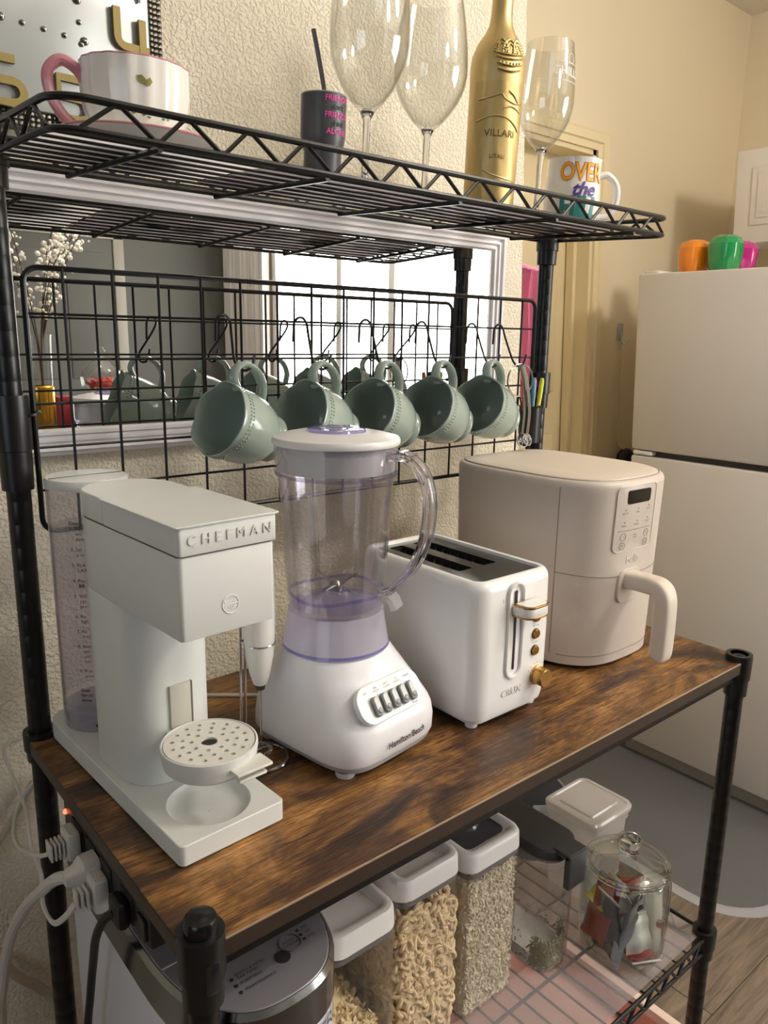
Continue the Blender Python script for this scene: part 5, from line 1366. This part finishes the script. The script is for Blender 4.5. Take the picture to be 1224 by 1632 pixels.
# glass cookie jar with packets
JX, JY = 0.738, -0.332
gj = thing('glass_jar', 'round clear glass jar with a knobbed lid full of seasoning packets', 'jar', (JX, JY, LTOP))
GJ = clear('jar_glass', (0.93, 0.945, 0.935), ior=1.75, rough=0.015, epow=2.0)
MB().lathe([(0.0005, 0.001), (0.050, 0.0005), (0.058, 0.004), (0.064, 0.014), (0.0665, 0.03), (0.0675, 0.115), (0.0665, 0.130), (0.0630, 0.140), (0.0600, 0.1440)], 48).lathe([(0.0005, 0.007), (0.050, 0.008), (0.0610, 0.018), (0.0635, 0.032), (0.0645, 0.113), (0.0630, 0.128), (0.0580, 0.142)], 48).obj('body', GJ, gj)
MB().tube([(0.0600*math.cos(a), 0.0600*math.sin(a), 0.1455) for a in [2*PI*k/48 for k in range(48)]], 0.0032, 8, True).obj('mouth_ring', KG, gj)
gl_ = MB().lathe([(0.0545, 0.143), (0.0600, 0.1490), (0.0630, 0.1505), (0.0635, 0.1530), (0.0600, 0.1560), (0.050, 0.1585), (0.036, 0.1640), (0.020, 0.1690), (0.012, 0.1705)], 48)
gl_.lathe([(0.0555, 0.150), (0.048, 0.1555), (0.034, 0.1600), (0.018, 0.1645), (0.0005, 0.1655)], 48).obj('lid', GJ, gj)
MB().tube([(0.0605*math.cos(a), 0.0605*math.sin(a), 0.1535) for a in [2*PI*k/48 for k in range(48)]], 0.0022, 8, True).obj('lid_ring', KG, gj)
MB().lathe([(0.0005, 0.1685), (0.0155, 0.1690), (0.0130, 0.174), (0.0150, 0.180), (0.0172, 0.186), (0.0165, 0.193), (0.011, 0.1965), (0.0005, 0.1970)], 32).obj('knob', KG, gj)
pk_specs = [('blue-grey packet standing at the front left of the glass jar', 'b8bccb', (-0.034, -0.018), 0.060, 58, 18), ('white packet leaning across the front of the glass jar', 'd2d0cc', (-0.012, -0.036), 0.055, -20, -24),
            ('silver grey packet in the centre of the glass jar', '8d8c90', (-0.004, -0.008), 0.068, 30, 30), ('dark charcoal packet at the left inside the glass jar', '23242a', (-0.040, 0.004), 0.045, 80, 10),
            ('red packet lying at the bottom front of the glass jar', 'a3212b', (-0.012, -0.040), 0.024, -30, 70), ('crimson packet at the right of the glass jar', 'b03a38', (0.030, -0.030), 0.042, -60, 20),
            ('cream packet standing at the right of the glass jar', 'd9d1c2', (0.018, -0.034), 0.062, -45, -12), ('red and white packet under the jar lid', '9c3a2e', (0.018, 0.010), 0.100, 20, 62),
            ('yellow-cornered packet under the jar lid', 'd7c23a', (-0.026, 0.018), 0.104, 70, 60), ('pale grey packet under the jar lid', 'bdbdc2', (-0.008, -0.014), 0.100, 35, 50), ('brown packet at the back of the glass jar', '5d4336', (0.006, 0.036), 0.06, 10, 8),
            ('black packet standing at the far left of the glass jar', '2b2a30', (-0.046, -0.006), 0.075, 75, -8), ('grey barcode packet high at the front of the glass jar', 'a9a8a6', (-0.022, -0.030), 0.092, 15, 14), ('rust red packet high at the left of the glass jar', 'a5412f', (-0.044, 0.012), 0.088, 85, 25)]
for k, (lb_, c_, (dx, dy), zc, rz_, tl_) in enumerate(pk_specs):
    p = thing('seasoning_packet', lb_, 'packet', (JX+dx, JY+dy, LTOP+zc), 0, 'seasoning packets in the glass jar')
    p.rotation_euler = (R(tl_), 0, R(rz_))
    dx *= 0.95; dy *= 0.95; zc -= 0.006; p.location = (JX+dx, JY+dy, TZ+LTOP+zc)
    w, hh = 0.037, 0.046 if zc > 0.05 and zc < 0.09 else 0.026
    rows = []; random.seed(k)
    ph = random.uniform(0, 6)
    mt = P('packet_'+c_, c_, 0.3, var=0.12, vscale=60)
    for s2 in (1,):
        for j in range(9):
            v = -hh+2*hh*j/8; rowt = []
            for i in range(9):
                u = -w/1+2*w*i/8; u *= 0.62
                bulge = (1-(abs(i-4)/4)**2)*(1-(abs(j-4)/4)**2)*0.004
                wob = 0.0025*math.sin(i*1.1+ph)+0.002*math.sin(j*1.4+ph*2)
                rowt.append((u, wob, v, bulge))
            rows.append([(a, b-d_-0.0003, c) for a, b, c, d_ in rowt]+[(a, b+d_+0.0003, c) for a, b, c, d_ in rowt[::-1]])
    MB().loft(rows, True, True).obj('pouch', mt, p, sharp=60)
    MB().box(-w*0.62, w*0.62, -0.0006, 0.0006, hh, hh+0.004).obj('seal', P('packet_seal', 'c9c8c6', 0.3), p)
# pink bin under the rack
pb = thing('pink_bin', 'pink speckled storage bin on the floor under the rack', 'bin', (0.66, -0.235, -TZ+0.001))
o = rrect(0, 0, 0.46, 0.33, 0.03, 6)
PB = P('pink_speckle', 'e2a08f', 0.6, var=0.25, vscale=260)
MB().loft([flat(inset(o, 0.02), 0.0), flat(o, 0.215), flat(inset(o, 0.004), 0.215), flat(inset(o, 0.022), 0.004)], True, True).obj('body', PB, pb)
MB().loft([flat(inset(o, -0.008), 0.205), flat(inset(o, -0.008), 0.222), flat(inset(o, 0.008), 0.222), flat(inset(o, 0.008), 0.205)], False, False, loop=True).obj('rim', P('bin_rim', 'edd2c4', 0.5), pb)
MB().prism(inset(o, 0.012), 0.150, 0.165, 0.004).obj('folded_cloth', P('blush_cloth', 'e6b3a2', 0.8, bump=0.4, bscale=80), pb)

# ------------------------------------------------------------------ water purifier
pu = thing('water_purifier', 'white countertop water purifier with a grey top under the table', 'water purifier', (0.0, 0.0, LTOP))
def pout(ins=0.0):
    pts = []
    cx, cy, a, b = 0.083, -0.27, 0.083-ins, 0.137-ins
    for k in range(37):
        t_ = PI+PI*k/36; e = 2.6
        c, s__ = math.cos(t_), math.sin(t_)
        pts.append((cx+a*math.copysign(abs(c)**(2/e), c), cy+b*math.copysign(abs(s__)**(2/e), s__)))
    pts += [(cx+a, -0.07-ins), (cx-a, -0.07-ins)]
    return pts
ph_ = 0.372
MB().loft([flat(pout(0.006), 0.002), flat(pout(0.002), 0.01), flat(pout(0.001), ph_-0.045)], True, True).obj('body', P('purifier_white', 'dcdbe2', 0.3), pu)
MB().loft([flat(pout(-0.001), ph_-0.045), flat(pout(-0.001), ph_-0.006), flat(pout(0.003), ph_-0.001)], True, True).obj('chrome_band', P('dark_chrome', '7e8082', 0.15, 1.0), pu)
pt_ = MB().loft([flat(pout(0.003), ph_-0.002), flat(pout(0.0045), ph_), flat(pout(0.02), ph_+0.0004)], True, True).obj('top_panel', P('panel_grey', '86838a', 0.35, 0.3), pu)
MB().box(0.006, 0.160, -0.3085, -0.3075, ph_+0.0003, ph_+0.0009).obj('panel_seam', P('seam_light', 'b9b8bd', 0.4), pt_)
def ptop(cx, cy): return lambda u, v, w: (cx+u, cy+v, ph_+0.0009)
MB().lathe([(0.0075, ph_+0.0004), (0.0075, ph_+0.0012), (0.0005, ph_+0.0012)], 24).obj('touch_key', P('key_dark', '2c2b30', 0.4), pt_, (0.098, -0.3635, 0))
rg_ = MB(); rg_.tube([(0.112+0.0105*math.cos(a), -0.3535+0.0105*math.sin(a), ph_+0.0008) for a in [2*PI*k/28 for k in range(28)]], 0.0004, 4, True); rg_.obj('key_ring', P('key_dark', '2c2b30', 0.4), pt_)
text('FILTER\nCHANGE', 0.0042, P('key_dark', '2c2b30', 0.4), pt_, ptop(0.112, -0.3535), 'panel_lettering')
for k, s_ in enumerate(('PRE', 'RO', 'VOC')):
    MB().lathe([(0.0016, ph_+0.0004), (0.0016, ph_+0.0010), (0.0003, ph_+0.0010)], 10).obj('indicator', P('key_dark', '2c2b30', 0.4), pt_, (0.126-0.000*k, -0.3450-0.0065*k, 0))
    text(s_, 0.0042, P('key_dark', '2c2b30', 0.4), pt_, ptop(0.134, -0.3450-0.0065*k), 'panel_lettering')
for k, s_ in enumerate(('EMPTY & REFILL\nTAP TANK', 'PURIFYING', 'MAINTENANCE')):
    MB().lathe([(0.0018, ph_+0.0004), (0.0018, ph_+0.0010), (0.0003, ph_+0.0010)], 10).obj('indicator', P('key_dark', '2c2b30', 0.4), pt_, (0.0485, -0.3575-0.0085*k, 0))
    text(s_, 0.0044, P('key_dark', '2c2b30', 0.4), pt_, ptop(0.053, -0.3575-0.0085*k), 'panel_lettering', align='LEFT')
def pfront(cx, cz):
    po = pout(0.0)
    def f_(u, v, w):
        x = cx+u; q = min(abs(x-0.083)/0.083, 0.995)
        y = -0.27-0.137*(1-q**2.6)**(1/2.6)
        return (x+0.0, y-0.0012, cz+v)
    return f_
text('AQUATRU', 0.024, P('logo_slate', '4a5a6e', 0.5), pu, pfront(0.095, ph_-0.060), 'brand_lettering', xs=0.95, sub=1)

# ------------------------------------------------------------------ power strip, plugs and cords
ps = thing('power_strip', 'black power strip fixed under the left edge of the table', 'power strip', (0.004, -0.2, -0.0305))
MB().bbox(-0.012, 0.012, -0.120, 0.105, -0.036, 0.0, 0.003).obj('housing', P('strip_black', '1c1b1b', 0.4), ps)
MB().ball((-0.0125, 0.095, -0.012), 0.003, 8, 6).obj('indicator_light', glow('red_led', (1.0, 0.12, 0.05), 3.0), ps)
for y in (0.06, 0.02, -0.02, -0.07):
    MB().bbox(-0.0135, -0.010, y-0.014, y+0.014, -0.034, -0.006, 0.001).obj('outlet', P('outlet_black', '121212', 0.5), ps)
MB().bbox(-0.015, -0.011, -0.115, -0.098, -0.029, -0.008, 0.001).obj('switch', BLACKPLASTIC, ps)
CWH = P('cord_white', 'c8c3bd', 0.45); CBK = P('cord_black', '161515', 0.5); CBG = P('cord_beige_grey', 'b3a691', 0.5)
def cord(label, pts, r, mat, cap=None, name='appliance_cable', twin=False):
    o_ = thing(name, label, 'cable', (0, 0, 0))
    sp_ = smooth(pts, 6)
    if twin:
        for s_ in (-1, 1): MB().tube([(x, y+s_*r*0.9, z) for x, y, z in sp_], r, 8).obj('cable', mat, o_)
    else: MB().tube(sp_, r, 10).obj('cable', mat, o_)
    return o_
c1 = cord('thick white cord curving down from the big middle plug', [(-0.030, -0.196, -0.056), (-0.042, -0.175, -0.066), (-0.048, -0.138, -0.100), (-0.052, -0.081, -0.155), (-0.058, -0.027, -0.225), (-0.06, 0.03, -0.325), (-0.06, 0.075, -0.443), (-0.05, 0.085, -0.7), (-0.05, 0.085, -0.90)], 0.0062, CWH)
MB().loft([[(x, -0.196+a, -0.055+b) for a, b in sqr(0, 0, w1, w2, 3.5, 20)] for x, w1, w2 in ((-0.0095, 0.013, 0.016), (-0.024, 0.013, 0.0155), (-0.030, 0.009, 0.010), (-0.040, 0.0065, 0.0065))], True, True).obj('plug', CWH, c1)
c2 = cord('thin twin white cord running down beside the left post to a ribbed plug', [(0.012, 0.088, -0.043), (-0.022, 0.080, -0.045), (-0.027, 0.03, -0.060), (-0.030, -0.03, -0.072), (-0.040, -0.083, -0.086), (-0.040, -0.112, -0.100), (-0.050, -0.150, -0.106), (-0.052, -0.190, -0.100), (-0.047, -0.212, -0.082), (-0.038, -0.218, -0.068)], 0.0019, CWH, twin=True)
pg = MB().bbox(-0.024, -0.0092, -0.253, -0.227, -0.072, -0.038, 0.003)
plg = pg.obj('plug', CWH, c2, (0, 0.022, -0.010))
for k in range(3): MB().bbox(-0.0295-k*0.0045, -0.0268-k*0.0045, -0.249+0.002*k, -0.231-0.002*k, -0.066, -0.046, 0.0008).obj('strain_relief', CWH, c2, (0, 0.022, -0.010))
c3 = cord('thin white cord looping back behind the left post from the upper plug', [(-0.020, -0.142, -0.055), (-0.040, -0.125, -0.070), (-0.043, -0.07, -0.095), (-0.040, -0.02, -0.118), (-0.034, 0.022, -0.125), (-0.024, 0.035, -0.105), (-0.01, 0.028, -0.080), (0.015, 0.030, -0.060), (0.05, 0.03, -0.05)], 0.0024, CWH)
MB().bbox(-0.023, -0.0092, -0.156, -0.128, -0.070, -0.040, 0.003).obj('plug', CWH, c3)
for k in range(4): MB().bbox(-0.0265-k*0.004, -0.0242-k*0.004, -0.151, -0.133, -0.065, -0.047, 0.0008).obj('strain_relief', CWH, c3)
c4 = cord('black cord hanging from the near end of the power strip', [(-0.0195, -0.270, -0.052), (-0.026, -0.258, -0.066), (-0.027, -0.235, -0.10), (-0.022, -0.205, -0.15), (-0.020, -0.180, -0.21), (-0.020, -0.155, -0.30), (-0.020, -0.14, -0.5), (-0.02, -0.12, -0.9)], 0.0042, CBK)
MB().bbox(-0.022, -0.0092, -0.284, -0.256, -0.066, -0.040, 0.004).obj('plug', CBK, c4)
cord('beige cord draped along the wall left of the rack', [(0.012, 0.100, -0.115), (-0.014, 0.104, -0.158), (-0.05, 0.104, -0.205), (-0.10, 0.104, -0.27), (-0.2, 0.104, -0.6), (-0.22, 0.104, -0.9)], 0.0042, CBG)
cord('grey-beige cable curving down the wall behind the left post', [(-0.05, 0.100, -0.36), (-0.028, 0.100, -0.395), (-0.006, 0.100, -0.425), (0.012, 0.100, -0.465), (0.02, 0.100, -0.6), (0.02, 0.100, -0.9)], 0.0062, CBG)
cord('white cord lying across the table behind the milk frother', [(0.13, 0.004, 0.0032), (0.165, -0.012, 0.0032), (0.198, -0.037, 0.0032), (0.225, -0.058, 0.0032), (0.258, -0.086, 0.0032), (0.275, -0.115, 0.0035)], 0.0024, CWH, twin=False)

# ------------------------------------------------------------------ sideboard across the room (seen only in the mirror)
sbd = thing('sideboard', 'tall grey sideboard across from the rack, seen in the mirror', 'sideboard', (0.72, -1.72, -TZ))
SB = P('sideboard_grey', '55524e', 0.5)
MB().bbox(-0.36, 0.36, -0.2, 0.2, 0.08, 1.02, 0.004).obj('body', SB, sbd)
MB().bbox(-0.38, 0.38, -0.22, 0.22, 1.02, 1.05, 0.004).obj('top', SB, sbd)
for (x, y) in ((-0.33, -0.17), (0.33, -0.17), (-0.33, 0.17), (0.33, 0.17)): MB().lathe([(0.015, 0), (0.02, 0.08)], 12, cap0=True).obj('leg', SB, sbd, (x, y, 0))
SBZ = 1.05-TZ
va = thing('flower_vase', 'gold and glass vase of white blossom branches seen in the mirror', 'vase', (0.565, -1.62, SBZ))
MB().lathe([(0.0005, 0.0), (0.034, 0.0), (0.036, 0.004), (0.034, 0.15), (0.030, 0.155)], 28).obj('base', P('vase_gold', 'c79a3f', 0.2, 1.0), va)
MB().lathe([(0.030, 0.15), (0.031, 0.16), (0.036, 0.30), (0.038, 0.32)], 28).obj('neck', clear('vase_glass', (0.95, 0.95, 0.95)), va)
random.seed(12)
br_ = MB(); fl2 = MB()
for k in range(11):
    a = random.uniform(-0.7, 3.6); l_ = random.uniform(0.22, 0.40)
    tip = Vector((0.16*math.cos(a)*random.uniform(0.5, 1.2), 0.10*math.sin(a), 0.30+l_)); pts = smooth([(0, 0, 0.02), (0.01*math.cos(a), 0.01*math.sin(a), 0.3), tuple(tip*0.6+Vector((0, 0, 0.16))), tuple(tip)], 5)
    br_.tube(pts, 0.002, 5)
    for p in pts[7:]:
        for _ in range(3):
            q = Vector(p)+Vector((random.gauss(0, 0.018), random.gauss(0, 0.018), random.gauss(0, 0.018)))
            fl2.ball(q, random.choice((0.004, 0.005, 0.009)), 6, 4)
br_.obj('branches', P('branch_brown', '4a3a2c', 0.8), va)['kind'] = 'stuff'
b2 = fl2.obj('blossoms', P('blossom_white', 'f2eee2', 0.6), va); b2['kind'] = 'stuff'
cj = thing('candy_jar', 'footed glass candy jar with red sweets seen in the mirror', 'jar', (0.76, -1.62, SBZ+0.075))
MB().lathe([(0.035, 0.0), (0.036, 0.004), (0.010, 0.016), (0.010, 0.035), (0.035, 0.045), (0.066, 0.075), (0.070, 0.10), (0.062, 0.125), (0.045, 0.14), (0.020, 0.165), (0.012, 0.175), (0.018, 0.19), (0.010, 0.205), (0.0005, 0.208)], 32).obj('jar', GJ, cj)
sw = MB(); random.seed(3)
for _ in range(60):
    a = random.uniform(0, 6.28); q = random.uniform(0, 0.05); sw.ball((q*math.cos(a), q*math.sin(a), random.uniform(0.065, 0.095)), 0.009, 7, 5)
s2 = sw.obj('sweets', P('sweet_red', 'b5342c', 0.3, var=0.3, vscale=40), cj); s2['kind'] = 'stuff'
wb = thing('white_box', 'small white box under the candy jar seen in the mirror', 'box', (0.77, -1.62, SBZ))
MB().bbox(-0.07, 0.07, -0.05, 0.05, 0, 0.06, 0.002).obj('carton', P('box_grey_white', 'b9b8bb', 0.5), wb)
MB().bbox(-0.073, 0.073, -0.053, 0.053, 0.052, 0.0748, 0.002).obj('lid', P('box_lid_white', 'd6d4d2', 0.5), wb)
rb2 = thing('red_tin', 'small red tin beside the candy jar seen in the mirror', 'tin', (0.655, -1.70, SBZ))
MB().bbox(-0.03, 0.03, -0.03, 0.03, 0, 0.10, 0.003).obj('body', P('tin_red', '9c2c3c', 0.4), rb2)
MB().bbox(-0.032, 0.032, -0.032, 0.032, 0.09, 0.112, 0.003).obj('lid', P('tin_red', '9c2c3c', 0.4), rb2)
